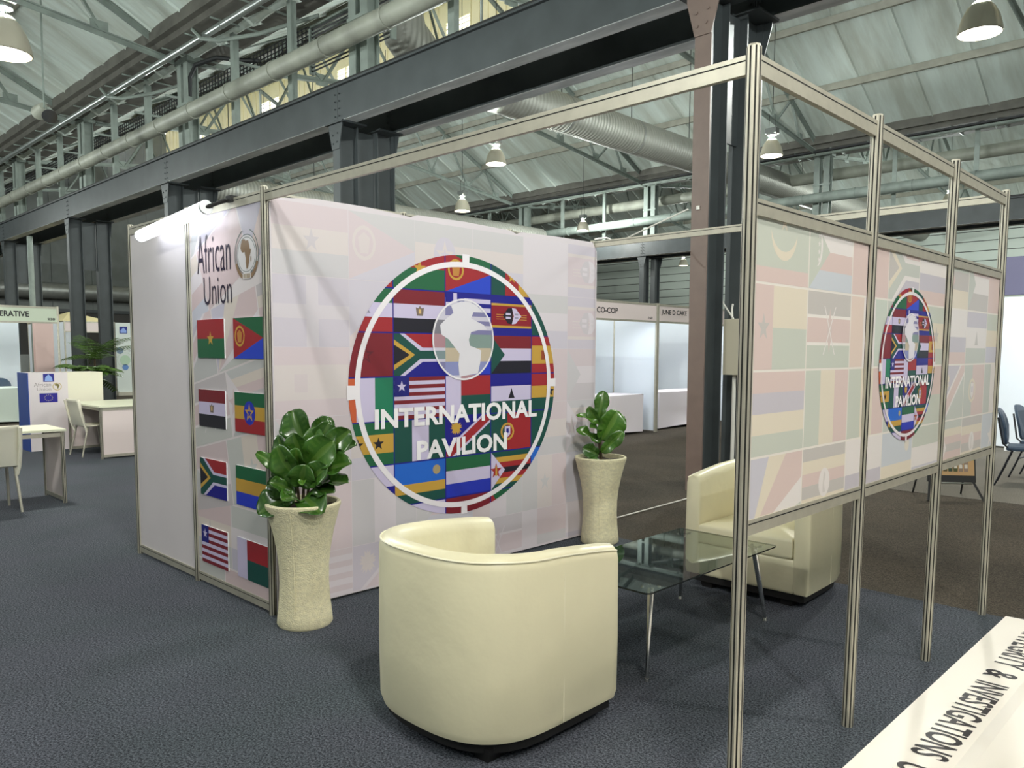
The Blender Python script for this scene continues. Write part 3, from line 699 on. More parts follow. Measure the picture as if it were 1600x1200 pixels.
spots = [(1.23, 9.03, 5.5, 'big high bay lamp lit at the top right corner'), (-4.57, 15.2, 6.05, 'lit high bay lamp seen through the first frame bay of the right partition'),
    (-9.91, 11.56, 6.1, 'bell shaped high bay lamp under the spiral duct left of the near column'), (-14.5, 14.6, 5.9, 'smaller high bay lamp hanging just above the banner top edge'),
    (-16.2, 22.6, 6.35, 'distant high bay lamp above the right end of the banner'), (-5.0, 30.0, 7.0, 'distant high bay lamp glimpsed between the partition posts'),
    (-5.54, .11, 4.62, 'lit high bay lamp cut by the top left corner'), (-22, 12, 6.0, 'high bay lamp far off beyond the lit tube'), (-31, 13, 6.0, 'high bay lamp at the far left end of the second bay'),
    (4.5, -1.2, 5.6, 'high bay lamp above the camera side of the stand'), (-.6, -6.5, 5.6, 'high bay lamp over the aisle in front of the stand'), (6.8, 3.0, 5.2, 'high bay lamp over the right hand side of the stand'), (7.2, -2.5, 5.2, 'added high bay lamp behind the camera on the right'),  # right hand lamp lowered and another added to brighten the side panels
    (-13, -1.5, 5.6, 'high bay lamp over the left aisle'), (-21, 0, 5.6, 'high bay lamp over the far left booth'), (-30, 0, 5.6, 'high bay lamp near the end wall'), (-12, 33, 6.3, 'high bay lamp in the third bay'), (-2, 36, 6.3, 'added high bay lamp near the back wall of the third bay'), (-20, 36, 6.3, 'added high bay lamp at the left of the third bay'), (5, 31, 6.3, 'added high bay lamp at the right of the third bay')]  # more lamps added in the third bay to brighten its dark roof
for i, (x, y, z, lab) in enumerate(spots):
    if i == 0: hb.location = (x, y, z); hb['label'] = lab
    o = hb if i == 0 else copy_tree(hb, (x, y, z), lab)
    for c in D.objects:
        if c.parent == o and c.name.startswith('drop_wire'): c.scale = (1, 1, min(roof_z(y), 12.3 if 11 < y < 19 else 20)-z-.95)

# ================================================================== THE STAND
st = thing('exhibition_stand', 'aluminium framed exhibition stand with flag printed partition panels around the white armchairs', 'stand')
def post(mb_p, mb_g, x0, y0, x1, y1, z0, z1, r=.023):
    """eight-sided extrusion with grooves, from (x0,y0,z0) to (x1,y1,z1)"""
    n = 8; rings = []
    for (x, y, z) in ((x0, y0, z0), (x1, y1, z1)):
        rings.append([Vector((x+r*math.cos(PI/8+2*PI*k/8), y+r*math.sin(PI/8+2*PI*k/8), z)) for k in range(n)])
    mb_p.add(rings[0]+rings[1], [(i, (i+1) % n, n+(i+1) % n, n+i) for i in range(n)]+[tuple(range(n))[::-1], tuple(range(n, 2*n))])
    for k in range(8):
        a = 2*PI*k/8; c, s_ = math.cos(a), math.sin(a); rr = r*math.cos(PI/8)+.0006; h = .0028
        vs = []
        for (x, y, z) in ((x0, y0, z0+.001), (x1, y1, z1-.001)):
            for e in (-h, h): vs.append(Vector((x+c*rr-s_*e, y+s_*rr+c*e, z)))
        mb_g.add(vs, [(0, 1, 3, 2)])
def add_post(x0, y0, x1=None, y1=None, z1=2.48):
    x1 = x0 if x1 is None else x1; y1 = y0 if y1 is None else y1
    a, g = MB(), MB(); post(a, g, x0, y0, x1, y1, 0.0, z1); o = a.build('post', M_ALU, st); g.build('groove', M_GROOVE, o)
    MB().cyl((x1, y1, z1), (x1, y1, z1+.006), .02, n=8).build('post_cap', M_ALU, o)
add_post(0, 0); add_post(-1.0, 0, -1.01, 0); add_post(-2.02, 0, -2.025, .01)
add_post(.0, 2.97, z1=2.47); add_post(0, .99, z1=2.455); add_post(0, 1.98, z1=2.455)
add_post(2.99, 0.0, 2.99, 0.0)
add_post(2.975, .99, 2.998, .99); add_post(2.975, 1.99, 3.0, 2.0); add_post(2.985, 2.99, 2.993, 2.985)
add_post(-2.02, 2.97)
def rail(p0, p1, z, h=.05, th=.02, up=True):
    """rail with a dark groove line, p0/p1 xy"""
    p0 = Vector((*p0, z)); p1 = Vector((*p1, z)); o = MB().beam(p0, p1, th, h).build('rail', M_ALU, st)
    d = (p1-p0).normalized(); n = d.cross(Vector((0, 0, 1))); g = MB()
    for s_ in (-1, 1): g.beam(p0+n*s_*th/2+Vector((0, 0, h*.22)), p1+n*s_*th/2+Vector((0, 0, h*.22)), .0014, .004)
    g.build('groove', M_GROOVE, o)
e = .022
rail((e, 0), (2.99-e, 0), 2.43, .058)                         # long top rail over the open front
for y0, y1 in ((.0, .99), (.99, 1.99), (1.99, 2.98)):
    xa = 2.994
    rail((xa, y0+e), (xa, y1-e), 2.43, .06); 
    rail((2.992, y0+e), (2.99, y1-e), 2.008, .05); rail((2.988, y0+e), (2.988, y1-e), .995, .05)
rail((e, 2.97), (2.97, 2.98), 2.445, .05)
for x0, x1 in ((-2.02, -1.0), (-1.0, 0)):
    rail((x0+e, 0), (x1-e, 0), 2.435, .06); rail((x0+e, 0), (x1-e, 0), .045, .055)
for y0, y1 in ((0, .99), (.99, 1.98), (1.98, 2.97)):
    rail((0, y0+e), (0, y1-e), 2.43, .05); rail((0, y0+e), (0, y1-e), .035, .055)
    MB().box((-.003, y0+e, .06), (.003, y1-e, 2.4)).build('infill_panel', M_PANEL, st)
rail((-2.02, e), (-2.02, 2.95), 2.435, .05); MB().box((-2.023, e, .06), (-2.017, 2.95, 2.41)).build('infill_panel', M_PANEL, st)
MB().box((-2.0, -.003, .07), (-1.02, .003, 2.41)).build('infill_panel', M_PANEL, st)
# printed african flags panel
afp = MB().box((-.985, -.003, .07), (-.02, .003, 2.41)).build('infill_panel', M_PANEL, st); afp['label'] = 'panel printed with African Union lettering and eight flags'
P = Print((0, -.0035, 0), (1, 0, 0), (0, 0, 1), (0, -1, 0)); cl = R(-.975, .075, -.025, 2.405); base = (224, 214, 216)
P.add(cl, base, 0)
names = ['egypt', 'burkina', 'kenya', 'seychelles', 'tanzania', 'mauritius', 'nigeria', 'guineabissau', 'sudan', 'zimbabwe', 'uganda', 'mali', 'comoros', 'southafrica', 'ghana', 'senegal', 'madagascar', 'mauritania', 'namibia', 'red', 'gabon', 'sierra']
rr = random.Random(4); k = 0
for j in range(-1, 9):
    for i in range(-1, 4):
        x0 = -1.2+i*.60+(j % 2)*.1; y0 = -.25+j*.42
        put_flag(P, names[(k*7+j*3) % len(names)], x0+.006, y0+.006, x0+.594, y0+.414, base=base, k=.85, clip=cl, layer=1, rot=(.42 if j > 4 else (.2 if j > 1 else .0), -.5, 1.3), lstep=.25); k += 1
P.text('African', -.875, 2.045, -.415, 2.285, (34, 20, 50), 8, -.008); P.text('Union', -.79, 1.845, -.41, 2.02, (34, 20, 50), 8, -.008)
ex, ez = -.213, 2.12
BRN = (140, 112, 84); GLD = (150, 130, 98)
P.add(ell(ex, ez, .118, .112, 40), mixc((225, 222, 225), base, .3), 6)
for q in ringq(ex, ez, .125, .118, .965, 48): P.add(q, (70, 92, 90), 8)
for q in ringq(ex, ez, .108, .102, .97, 48): P.add(q, (70, 92, 90), 8)
for a0, a1 in ((1.25, -1.0), (PI-1.25, PI+1.0)):
    for q in ringq(ex, ez, .146, .15, .96, 24, a0, a1): P.add(q, (84, 104, 98), 8)
for a0, a1 in ((-.35, -1.2), (PI+.35, PI+1.2)):
    for q in ringq(ex, ez, .148, .15, .84, 16, a0, a1): P.add(q, BRN, 8.4)
P.add(R(ex-.05, ez-.142, ex+.05, ez-.108), (228, 222, 222), 8.6)
for u in range(6): P.add(R(ex-.04+u*.014, ez-.138, ex-.03+u*.014, ez-.112), GLD, 8.8)
P.add([(ex-.072+a*.13, ez-.085+b*.175) for a, b in AFRICA], BRN, 9)
P.add(ell(ex+.055, ez-.03, .006, .018, 8), BRN, 9)
P.build('flag_print', M_PRINTG, afp)
# the eight flag plaques
ZF = [(1.508, 1.752), (1.062, 1.304), (.608, .853), (.153, .402)]
pf = [['burkina', 'eritrea'], ['egypt', 'ethiopia'], ['southafrica', 'gabon'], ['liberia', 'madagascar']]
for r in range(4):
    for c in range(2):
        x0 = (-.893, -.392)[c]-.006*r; x1 = (-.515, -.017)[c]-.008*r*(1 if c == 0 else .3)
        if c == 1: x1 = min(x1, -.026)
        o = MB().box((x0, -.011, ZF[r][0]), (x1, -.0045+.001, ZF[r][1])).build('flag_plaque', M_WHITE, st)
        P = Print((0, -.0112, 0), (1, 0, 0), (0, 0, 1), (0, -1, 0), .0002); put_flag(P, pf[r][c], x0, ZF[r][0], x1, ZF[r][1], layer=1)
        P.build('flag_print', M_PRINTG, o); o['label'] = f'{["red and green flag with yellow star","red green and blue flag with yellow wreath","red white and black flag","green yellow and red flag with blue disc","six coloured flag with sideways Y","green yellow and blue flag","striped flag with one white star","white red and green flag"][r*2+c]}'
# printed side panels between the right posts
SIDE = [['mauritania', 'comoros', 'red', 'southafrica', 'capeverde', 'mozambique', 'sudan', 'red'],
        ['guineabissau', 'kenya', 'ivory', 'nigeria', 'saotome', 'capeverde', 'lesotho', 'gabon'],
        ['mauritius', 'mali', 'senegal', 'ghana', 'burkina', 'namibia', 'portugal', 'nigeria'],
        ['seychelles', 'uganda', 'capeverde', 'rwanda', 'sierra', 'zimbabwe', 'uganda', 'somalia']]
base = (230, 223, 216)
for pi_, (y0, y1) in enumerate(((.022, .968), (1.012, 1.968), (2.012, 2.965))):
    o = MB().box((2.985, y0, 1.015), (2.991, y1, 1.99)).build('infill_panel', M_PANEL, st)
    o['label'] = ['panel printed with pale flags nearest the camera', 'panel printed with round flag emblem and lettering', 'farthest panel printed with pale flags'][pi_]
    P = Print((2.9915, 0, 0), (0, 1, 0), (0, 0, 1), (1, 0, 0), .0003); cl = R(y0+.004, 1.02, y1-.004, 1.985); P.add(cl, base, 0)
    for j in range(4):
        for i in range(8):
            a = .045+i*.385; b_ = 2.06-(j+1)*.281
            put_flag(P, SIDE[j][i], a+.004, b_+.004, a+.381, b_+.277, base=base, k=.82, clip=cl, layer=1, lstep=.25)
    if pi_ == 1: emblem(P, 1.487, 1.505, .372, 8, white=(226, 218, 222))
    P.build('flag_print', M_PRINTG, o)

# fabric banner
bn = thing('fabric_banner', 'large white fabric banner with round flag emblem reading International Pavilion', 'banner', (.03, 1.5, .02))
top = [(.012, 2.39), (.06, 2.425), (.3, 2.452), (.66, 2.452), (.98, 2.436), (1.02, 2.43), (1.08, 2.452), (1.5, 2.458), (1.96, 2.448), (2.02, 2.43), (2.08, 2.448), (2.5, 2.458), (2.93, 2.458), (2.985, 2.39)]
out = [(.012, .02), (2.985, .012), (2.99, 2.3)]+top[::-1]+[(.012, 2.3)]
MB().prism(out, lambda u, v, w_: (.026+w_, u, v), .006).build('fabric', M_FABRIC, bn)
P = Print((.0325, 0, 0), (0, 1, 0), (0, 0, 1), (1, 0, 0), .0004); base = (217, 208, 214); cl = R(.02, .03, 2.975, 2.42)
BG = [['ghana', 'eritrea', 'ethiopia', 'gabon', 'white', 'eswatini', 'lesotho'],
      ['uk', 'tanzania', 'nigeria', 'egypt', 'sierra', 'eswatini', 'kenya'],
      ['spain', 'madagascar', 'capeverde', 'red', 'mali', 'sudan', 'liberia'],
      ['sudan', 'gabon', 'mauritius', 'white', 'ghana', 'zimbabwe', 'guineabissau'],
      ['red', 'nigeria', 'comoros', 'ivory', 'senegal', 'somalia', 'capeverde'],
      ['liberia', 'namibia', 'uganda', 'kenya', 'madagascar', 'whitered', 'sierra']]
for j in range(6):
    for i in range(6):
        put_flag(P, BG[j][i], .02+i*.52, 2.42-(j+1)*.42, .536+i*.52, 2.416-j*.42, base=base, k=.92, clip=cl, layer=1, lstep=.25)
P.build('pale_flag_print', M_PRINT, bn)
P = Print((.0345, 0, 0), (0, 1, 0), (0, 0, 1), (1, 0, 0), .0004); emblem(P, 1.49, 1.313, 1.0, 1)
P.build('emblem_print', M_PRINT, bn)['label'] = 'round flag emblem with globe and lettering'

# tube lamp on the stand
t = thing('tube_lamp', 'glowing white LED tube lamp clamped above the African Union panel', 'lamp', (-.55, -.1, 2.4))
a, b_ = Vector((-1.46, -.13, 2.335)), Vector((-.47, -.13, 2.405))
MB().cyl(a, b_, .04, n=16).build('lit_tube', M_TUBE, t)
MB().cyl(b_, b_+(b_-a)*.02, .042, n=16).build('end_cap', M_WHITE, t); MB().cyl(a-(b_-a)*.012, a, .041, n=16).build('end_cap', M_WHITE, t)
MB().tube([b_+Vector((.01, 0, 0)), (-.44, -.1, 2.42), (-.40, -.04, 2.45), (-.38, 0, 2.455)], .012, 8).build('bracket_arm', M_BLACK, t)
MB().box((-.41, -.03, 2.44), (-.35, .03, 2.478)).build('clamp', M_BLACK, t)
ld = D.lights.new('tube_light', 'AREA'); ld.shape = 'RECTANGLE'; ld.size = .95; ld.size_y = .05; ld.energy = TUBE_W; ld.color = (.86, .93, 1)
lo = D.objects.new('tube_light', ld); COL.objects.link(lo); lo.parent = t; lo.location = ((a+b_)/2+Vector((0, .0, -.04))-Vector(t.location)); lo.rotation_euler = (-.5, 0, 0)

# lettered board lying on the floor
t = thing('lettered_board', 'white printed sign sheet lying on the carpet outside the right partition', 'sign', (3.5, 1.2, 0))
mb = MB(); prof = [(3.1, .004), (3.2, .006), (3.40, .008), (3.46, .03), (3.6, .05), (3.9, .05), (4.3, .04)]
vs = []; fs = []
for y in (-1.2, 3.04):
    for x, z in prof: vs.append((x, y, z))
for y in (-1.2, 3.04):
    for x, z in prof: vs.append((x, y, max(z-.004, .0)))
n = len(prof)
for i in range(n-1): fs.append((i, i+1, n+i+1, n+i)); fs.append((2*n+i, 3*n+i, 3*n+i+1, 2*n+i+1))
for o_ in (0, n): 
    for i in range(n-1): fs.append((o_+i, 2*n+o_+i, 2*n+o_+i+1, o_+i+1))
fs += [(0, n, 3*n, 2*n), (n-1, 3*n-1, 4*n-1, 2*n-1)]
mb.add(vs, fs).build('sheet', mat('sign_sheet', (238, 232, 222), .5), t)
P = Print((0, 0, .0075), (1, 0, 0), (0, 1, 0), (0, 0, 1), .0006)
P2 = []
def floor_text(s, y_start, y_end, x0, x1):
    for q in text_polys(s, .02): P.add([(x0+(x1-x0)*b, y_start+(y_end-y_start)*a_) for a_, b in q], (28, 20, 24), 1)
for wd, ya, yb in (('INTEGRITY', 2.80, 2.15), ('&', 2.075, 1.97), ('INVESTIGATIONS', 1.885, .93), ('UNIT', .84, .56)):
    P = Print((0, 0, .0075), (1, 0, 0), (0, 1, 0), (0, 0, 1), .0006); floor_text(wd, ya, yb, 3.235, 3.372); P.build('lettering', M_PRINT, t)

# ================================================================== ARMCHAIRS
def tub_path(t, off):  # t 0..1 from left front, round the back, to right front; local: front +y
    hw, fy, by, sy = .42, .372, -.395, .0
    L1 = fy-sy; arc = 1.15; tot = 2*L1+arc; s_ = t*tot
    if s_ < L1: p = Vector((-hw, fy-s_)); n = Vector((-1, 0))
    elif s_ > L1+arc: p = Vector((hw, sy+(s_-L1-arc))); n = Vector((1, 0))
    else:
        a = PI+PI*(s_-L1)/arc; c, s2 = math.cos(a), math.sin(a); e_ = 2/2.7
        p = Vector((math.copysign(abs(c)**e_, c)*hw, sy+math.copysign(abs(s2)**e_, s2)*(sy-by)))
        n = Vector((math.copysign(abs(c)**(2-e_), c)/hw, math.copysign(abs(s2)**(2-e_), s2)/(sy-by))).normalized()
    return p-n*off
def armchair(name, label, loc, rotz=0, group='cream armchairs'):
    t = thing(name, label, 'armchair', (0, 0, 0), group)
    N = 56; th = .1; rings = []
    for i in range(N+1):
        u = i/N; k = math.sin(PI*u)**.8; H = .742+.055*min(1, k*1.15)
        # cross-section: outer bottom up, rounded top, inner down
        sec = [(.012, .085), (0, .12), (-.004, .35), (.0, H-.05), (.008, H-.018), (.028, H), (th/2, H+.008), (th-.028, H), (th-.008, H-.018), (th, H-.05), (th, .40), (th, .12), (th-.01, .085)]
        shr = .0
        ring = []
        for off, z in sec: p = tub_path(u, off); ring.append(Vector((p.x, p.y, z)))
        rings.append(ring)
    n = len(rings[0])
    # rounded arm fronts
    def capring(r, dy, k):
        c = sum(r, Vector())/n; return [Vector((c.x+(v.x-c.x)*k, v.y+dy, c.z+(v.z-c.z)*(1-(1-k)*.12))) for v in r]
    rings = [capring(rings[0], .012, .82), capring(rings[0], .007, .95)]+rings+[capring(rings[-1], .007, .95), capring(rings[-1], .012, .82)]
    vs = [v for r in rings for v in r]; fs = []
    for i in range(len(rings)-1):
        for k in range(n): fs.append((i*n+k, i*n+(k+1) % n, (i+1)*n+(k+1) % n, (i+1)*n+k))
    fs += [tuple(range(n))[::-1], tuple(range(len(vs)-n, len(vs)))]
    mb = MB(); mb.add(vs, fs, True); sh = mb.build('tub_shell', M_CREAM, t)
    # piping along the outer top edge, and one vertical seam
    pts = []
    for i in range(N+1):
        u = i/N; k = math.sin(PI*u)**.8; H = .742+.055*min(1, k*1.15); p = tub_path(u, .006); pts.append((p.x, p.y, H-.016))
    MB().tube(pts, .0042, 6).build('piping', M_SEAM, sh)
    for u in (.82, .18):
        p = tub_path(u, -.001); MB().tube([(p.x, p.y, .1), (p.x, p.y, .4), (p.x, p.y, .70)], .0022, 5).build('seam', M_SEAM, sh)
    # seat base and cushion following the inside
    def inner(z0, z1, yf, inset, name_, bulge=0):
        pts = [tub_path(i/40, th+inset) for i in range(41)]; pts = [p for p in pts if p.y < yf-.02]
        poly = [(-(.42-th-inset), yf)]+[(p.x, p.y) for p in pts]+[((.42-th-inset), yf)]
        mb = MB(); m_ = len(poly); r = .02; lay = [(z0, .012), (z0+r*.4, .003), (z0+r, 0), (z1-r, 0), (z1-r*.4, .004), (z1, .016)]
        c = Vector((0, .02)); vs = []
        for z, ins in lay:
            for x, y in poly:
                d = (Vector((x, y))-c); d2 = d*(1-ins/max(d.length, .01)); vs.append((d2.x+c.x, d2.y+c.y, z))
        fs = [(i*m_+k, i*m_+(k+1) % m_, (i+1)*m_+(k+1) % m_, (i+1)*m_+k) for i in range(len(lay)-1) for k in range(m_)]
        mb.add(vs, fs, True)
        mb.add([Vector(v) for v in vs[-m_:]]+[Vector((0, .02, z1+bulge))], [(k, (k+1) % m_, m_) for k in range(m_)], True)
        mb.add([Vector(v) for v in vs[:m_]], [tuple(range(m_))[::-1]])
        return mb.build(name_, M_CREAM, t)
    inner(.085, .30, .38, -.006, 'seat_base'); inner(.302, .425, .392, .003, 'seat_cushion', .018)
    pts = [tub_path(i/24, .03) for i in range(25)]; poly = [(p.x, p.y*.98) for p in pts]
    MB().prism(poly, lambda u, v, w_: (u, v, .04+w_), .048).build('plinth', M_BLACK, t)
    for sx in (-1, 1):
        for sy_, yy in ((1, .31), (-1, -.24)):
            MB().add([(sx*.27-.035, yy-.035, 0), (sx*.27+.035, yy-.035, 0), (sx*.27+.035, yy+.035, 0), (sx*.27-.035, yy+.035, 0), (sx*.28-.045, yy-.045, .06), (sx*.28+.045, yy-.045, .06), (sx*.28+.045, yy+.045, .06), (sx*.28-.045, yy+.045, .06)],
                [(0,3,2,1),(4,5,6,7),(0,1,5,4),(1,2,6,5),(2,3,7,6),(3,0,4,7)]).build('foot', M_BLACK, t)
    t.location = loc; t.rotation_euler = (0, 0, rotz); return t
ac = armchair('tub_armchair', 'cream tub armchair in the foreground seen from its rounded back', (1.82, -.01, 0), .0)
copy_tree(ac, (1.795, 2.66, 0), 'cream tub armchair facing the camera behind the flag printed partition', PI+.03)

# ================================================================== GLASS TABLE
t = thing('glass_coffee_table', 'rectangular smoked glass coffee table on chrome legs between the armchairs', 'table', (1.86, 1.35, 0))
x0, x1, y0, y1 = 1.525, 2.168, .70, 1.99; r = .03
poly = []
for cx, cy, a0 in ((x1-r, y0+r, -PI/2), (x1-r, y1-r, 0), (x0+r, y1-r, PI/2), (x0+r, y0+r, PI)):
    for k in range(5): a = a0+PI/2*k/4; poly.append((cx+r*math.cos(a), cy+r*math.sin(a)))
gl = MB(); n = len(poly)
g = MB().add([(u, v, .45) for u, v in poly], [tuple(range(n))]).build('glass_top', M_GLASS, t)
mb = MB(); mb.add([(u, v, .449) for u, v in poly]+[(u, v, .441) for u, v in poly], [(i, (i+1) % n, n+(i+1) % n, n+i) for i in range(n)]).build('glass_edge', M_GLASSEDGE, g)
for lx, ly, tx, ty in ((2.118, .771, 2.09, .83), (2.114, 1.969, 2.07, 1.9), (1.54, 1.969, 1.6, 1.9), (1.56, .77, 1.62, .83)):
    lg = MB().cyl((tx, ty, .425), (lx, ly, .014), .019, .009, 14).build('leg', M_CHROME, t)
    MB().cyl((lx, ly, 0), (lx, ly, .016), .014, .011, 12).build('foot', M_CHROME, lg)
    mb = MB().cyl((tx, ty, .422), (tx, ty, .44), .02, n=12)
    for k in range(4):
        a = PI/4+PI/2*k; mb.cyl((tx, ty, .432), (tx+.04*math.cos(a), ty+.04*math.sin(a), .444), .006, n=6)
        mb.cyl((tx+.04*math.cos(a), ty+.04*math.sin(a), .436), (tx+.04*math.cos(a), ty+.04*math.sin(a), .447), .01, n=8)
    mb.build('spider_clamp', M_CHROME, lg)

# ================================================================== PLANTERS
RV = Vector((.715, .70, 0)).normalized(); TV = Vector((.70, -.715, 0)).normalized(); ZV = Vector((0, 0, 1))
def leaf(parent, base, tip, width, nrm, shade=0, curl=.14, wave=.055, pet=.04):
    width *= 1.12
    """broad fiddle leaf from base to tip; nrm points the upper face"""
    base = Vector(base); tip = Vector(tip); d = tip-base; L = d.length; d.normalize()
    nrm = Vector(nrm); nrm = (nrm-d*nrm.dot(d)).normalized(); sd = d.cross(nrm).normalized()
    NU, NV = 16, 10; rr = random.Random(hash((round(base.x, 3), round(tip.z, 3), round(tip.x, 3))) & 0xffff)
    ph = rr.random()*6; vs = []; fs = []; cs = []
    gc = (44+shade*20, 80+shade*26, 28+shade*8); mid = (112+shade*10, 136+shade*10, 70)
    for i in range(NU+1):
        u = i/NU; wd = width*(.10+.9*(math.sin(PI*min(1, (u**.85)*.93+.03))**.75)*(.62+.5*u)) if 0 < u < 1 else width*(.05 if u == 0 else .16)
        wd *= 1-.18*math.exp(-((u-.42)/.12)**2)
        c = base+d*(L*u)-nrm*(curl*L*(u-.4)**2*1.6)+nrm*curl*L*.2
        for j in range(NV+1):
            v = j/NV*2-1; fold = abs(v)*wd*.22; wv_ = wave*L*math.sin(u*11+ph+(1 if v > 0 else 2.2))*abs(v)**1.5
            vs.append(c+sd*(v*wd*.5)+nrm*(fold+wv_))
    for i in range(NU):
        for j in range(NV):
            fs.append((i*(NV+1)+j, i*(NV+1)+j+1, (i+1)*(NV+1)+j+1, (i+1)*(NV+1)+j))
            v = abs((j+.5)/NV*2-1); vein = ((i*2+int(v*4)) % 4 == 0)
            cc = mixc(gc, mid, .4 if v < .15 else (.2 if vein else 0)); cs += [(*lin(cc), 1)]*4
    off = Vector(parent.location); me = D.meshes.new('leaf'); me.from_pydata([tuple(v-off) for v in vs], [], fs); me.materials.append(M_LEAF)
    me.polygons.foreach_set('use_smooth', [True]*len(fs)); me.update()
    at = me.color_attributes.new('Col', 'FLOAT_COLOR', 'CORNER'); at.data.foreach_set('color', [v for c in cs for v in c])
    o = D.objects.new('leaf', me); COL.objects.link(o); o.parent = parent
    so = o.modifiers.new('thickness', 'SOLIDIFY'); so.thickness = .0015
    return o
def planter(cx, cy, label, leaves, stems, big=True):
    t = thing('potted_fig', label, 'plant', (cx, cy, 0), 'fiddle leaf figs in tall stone planters')
    pr = [(0, .0), (.148, .0), (.156, .012), (.152, .06), (.143, .14), (.137, .24), (.139, .34), (.150, .44), (.169, .54), (.190, .62), (.203, .67), (.210, .685), (.211, .7), (.205, .708), (.190, .706), (.184, .69), (.178, .655), (0.0, .655)]
    pot = MB().lathe(pr, (cx, cy, 0), 48).build('pot', M_POT, t)
    MB().tube([(cx+TV.x*r_+RV.x*-.02, cy+TV.y*r_+RV.y*-.02, z) for r_, z in ((.150, .08), (.139, .2), (.138, .34), (.151, .46), (.178, .58), (.203, .675))], .004, 5).build('mould_seam', M_POT, pot)
    rr = random.Random(3); mb = MB()
    N = 24; vs = [(cx, cy, .675)]
    for ring in (.06, .12, .181):
        for k in range(N): a = 2*PI*k/N; vs.append((cx+ring*math.cos(a), cy+ring*math.sin(a), .663+rr.random()*.018))
    fs = [(0, 1+k, 1+(k+1) % N) for k in range(N)]
    for q in range(2): fs += [(1+q*N+k, 1+(q+1)*N+k, 1+(q+1)*N+(k+1) % N, 1+q*N+(k+1) % N) for k in range(N)]
    mb.add(vs, fs, True).build('soil', M_SOIL, t)
    C0 = Vector((cx, cy, .66))
    P3 = lambda p: C0+RV*p[0]+ZV*p[1]+TV*p[2]
    for s_ in stems: MB().tube([P3(p) for p in s_], [.011]+[.008]*(len(s_)-2)+[.005], 7).build('stem', M_STEM, t)
    for (b0, tp, wd, nr, shd) in leaves:
        leaf(t, P3(b0), P3(tp), wd, RV*nr[0]+ZV*nr[1]+TV*nr[2], shd)
    return t
# leaf coordinates: (sideways, height above soil, towards the viewer)
L1 = [((.03,.34,.0),(-.07,.56,-.05),.20,(-.2,.2,1),.3), ((.05,.30,.02),(.09,.47,.04),.13,(.3,.2,1),.8), ((.04,.24,.04),(.20,.40,.10),.22,(.1,.5,1),1),
      ((.0,.16,.05),(-.11,.37,.12),.17,(-.3,.3,1),.8), ((-.02,.18,.03),(-.24,.33,.06),.09,(-.4,.6,.6),1.2), ((.10,.30,-.02),(.27,.45,.0),.16,(.4,.4,.8),.5),
      ((.08,.20,.04),(.29,.28,.08),.17,(.2,.8,.6),.8), ((.08,.14,.02),(.27,.17,.06),.15,(.1,1,.4),.3), ((.02,.08,.06),(.15,.02,.2),.19,(.3,.5,1),.5),
      ((.0,.14,.06),(.05,.27,.14),.16,(.2,.1,1),.6), ((-.03,.10,.04),(-.14,.18,.14),.12,(-.3,.7,.8),.7), ((-.04,.08,.02),(-.22,.0,.12),.19,(-.5,.4,.9),.2),
      ((-.02,.14,-.02),(-.17,.23,.0),.13,(-.5,.6,.6),.2), ((.01,.02,.08),(.04,-.02,.19),.10,(0,1,.7),.5), ((.0,.06,.06),(-.06,.1,.2),.13,(0,.8,.8),1),
      ((.02,.2,.07),(.03,.16,.12),.05,(0,.3,1),2.2), ((.05,.34,-.03),(.14,.52,-.08),.14,(.3,.4,.7),.3), ((.08,.3,-.04),(.3,.37,-.03),.13,(.2,.9,.4),.2),
      ((.06,.26,.02),(.16,.5,.0),.15,(.3,.1,1),.2), ((.02,.28,.03),(-.03,.44,.08),.14,(-.1,.1,1),.6), ((-.01,.2,.02),(-.14,.42,.02),.14,(-.5,.2,.8),.1),
      ((.05,.16,.06),(.17,.27,.16),.15,(.1,.5,1),.7), ((-.03,.1,.0),(-.2,.14,.02),.16,(-.5,.5,.7),.0), ((.06,.1,.05),(.2,.12,.1),.14,(.2,.9,.6),.1), ((.0,.22,.05),(.0,.36,.13),.12,(-.2,0,1),1.0)]
S1 = [[(0,0,0),(.01,.12,.02),(.02,.24,.02),(.03,.34,0),(.05,.38,-.02)], [(.02,0,.02),(.04,.12,.03),(.07,.22,.02),(.10,.30,-.01)], [(-.02,0,0),(-.02,.1,.02),(-.03,.18,.01)]]
planter(.258, .058, 'bushy fiddle leaf fig in a cream stone planter at the left end of the banner', L1, S1)
L2 = [((-.02,.34,0),(.02,.58,-.02),.13,(-.1,.1,1),.9), ((-.02,.32,.02),(-.11,.45,.05),.10,(-.5,.3,.8),1), ((.0,.18,.03),(.13,.42,.06),.24,(.2,.1,1),1.2),
      ((-.01,.30,.04),(-.20,.40,.06),.06,(-.3,.8,.5),1.5), ((-.02,.16,.02),(-.2,.28,.1),.12,(-.3,.8,.6),1.1), ((.0,.08,.04),(.17,.26,.09),.12,(.3,.4,.9),1),
      ((-.01,.26,.03),(-.10,.30,.12),.1,(-.2,.7,.7),.5), ((-.02,.06,.02),(-.15,.12,.06),.13,(-.4,.4,.9),.2), ((.0,.02,.05),(-.12,.01,.12),.09,(0,1,.5),.8),
      ((.02,.26,0),(.2,.36,-.02),.14,(.3,.4,.8),.9), ((-.01,.24,.0),(-.03,.16,.06),.07,(-.4,.2,.8),.3)]
S2 = [[(0,0,0),(-.01,.1,0),(-.02,.22,0),(-.015,.34,0),(0,.40,-.01)], [(.01,0,.01),(.0,.1,.02),(.0,.2,.01),(.02,.27,0)]]
planter(.245, 2.80, 'sparse fiddle leaf fig in a cream stone planter at the right end of the banner', L2, S2)

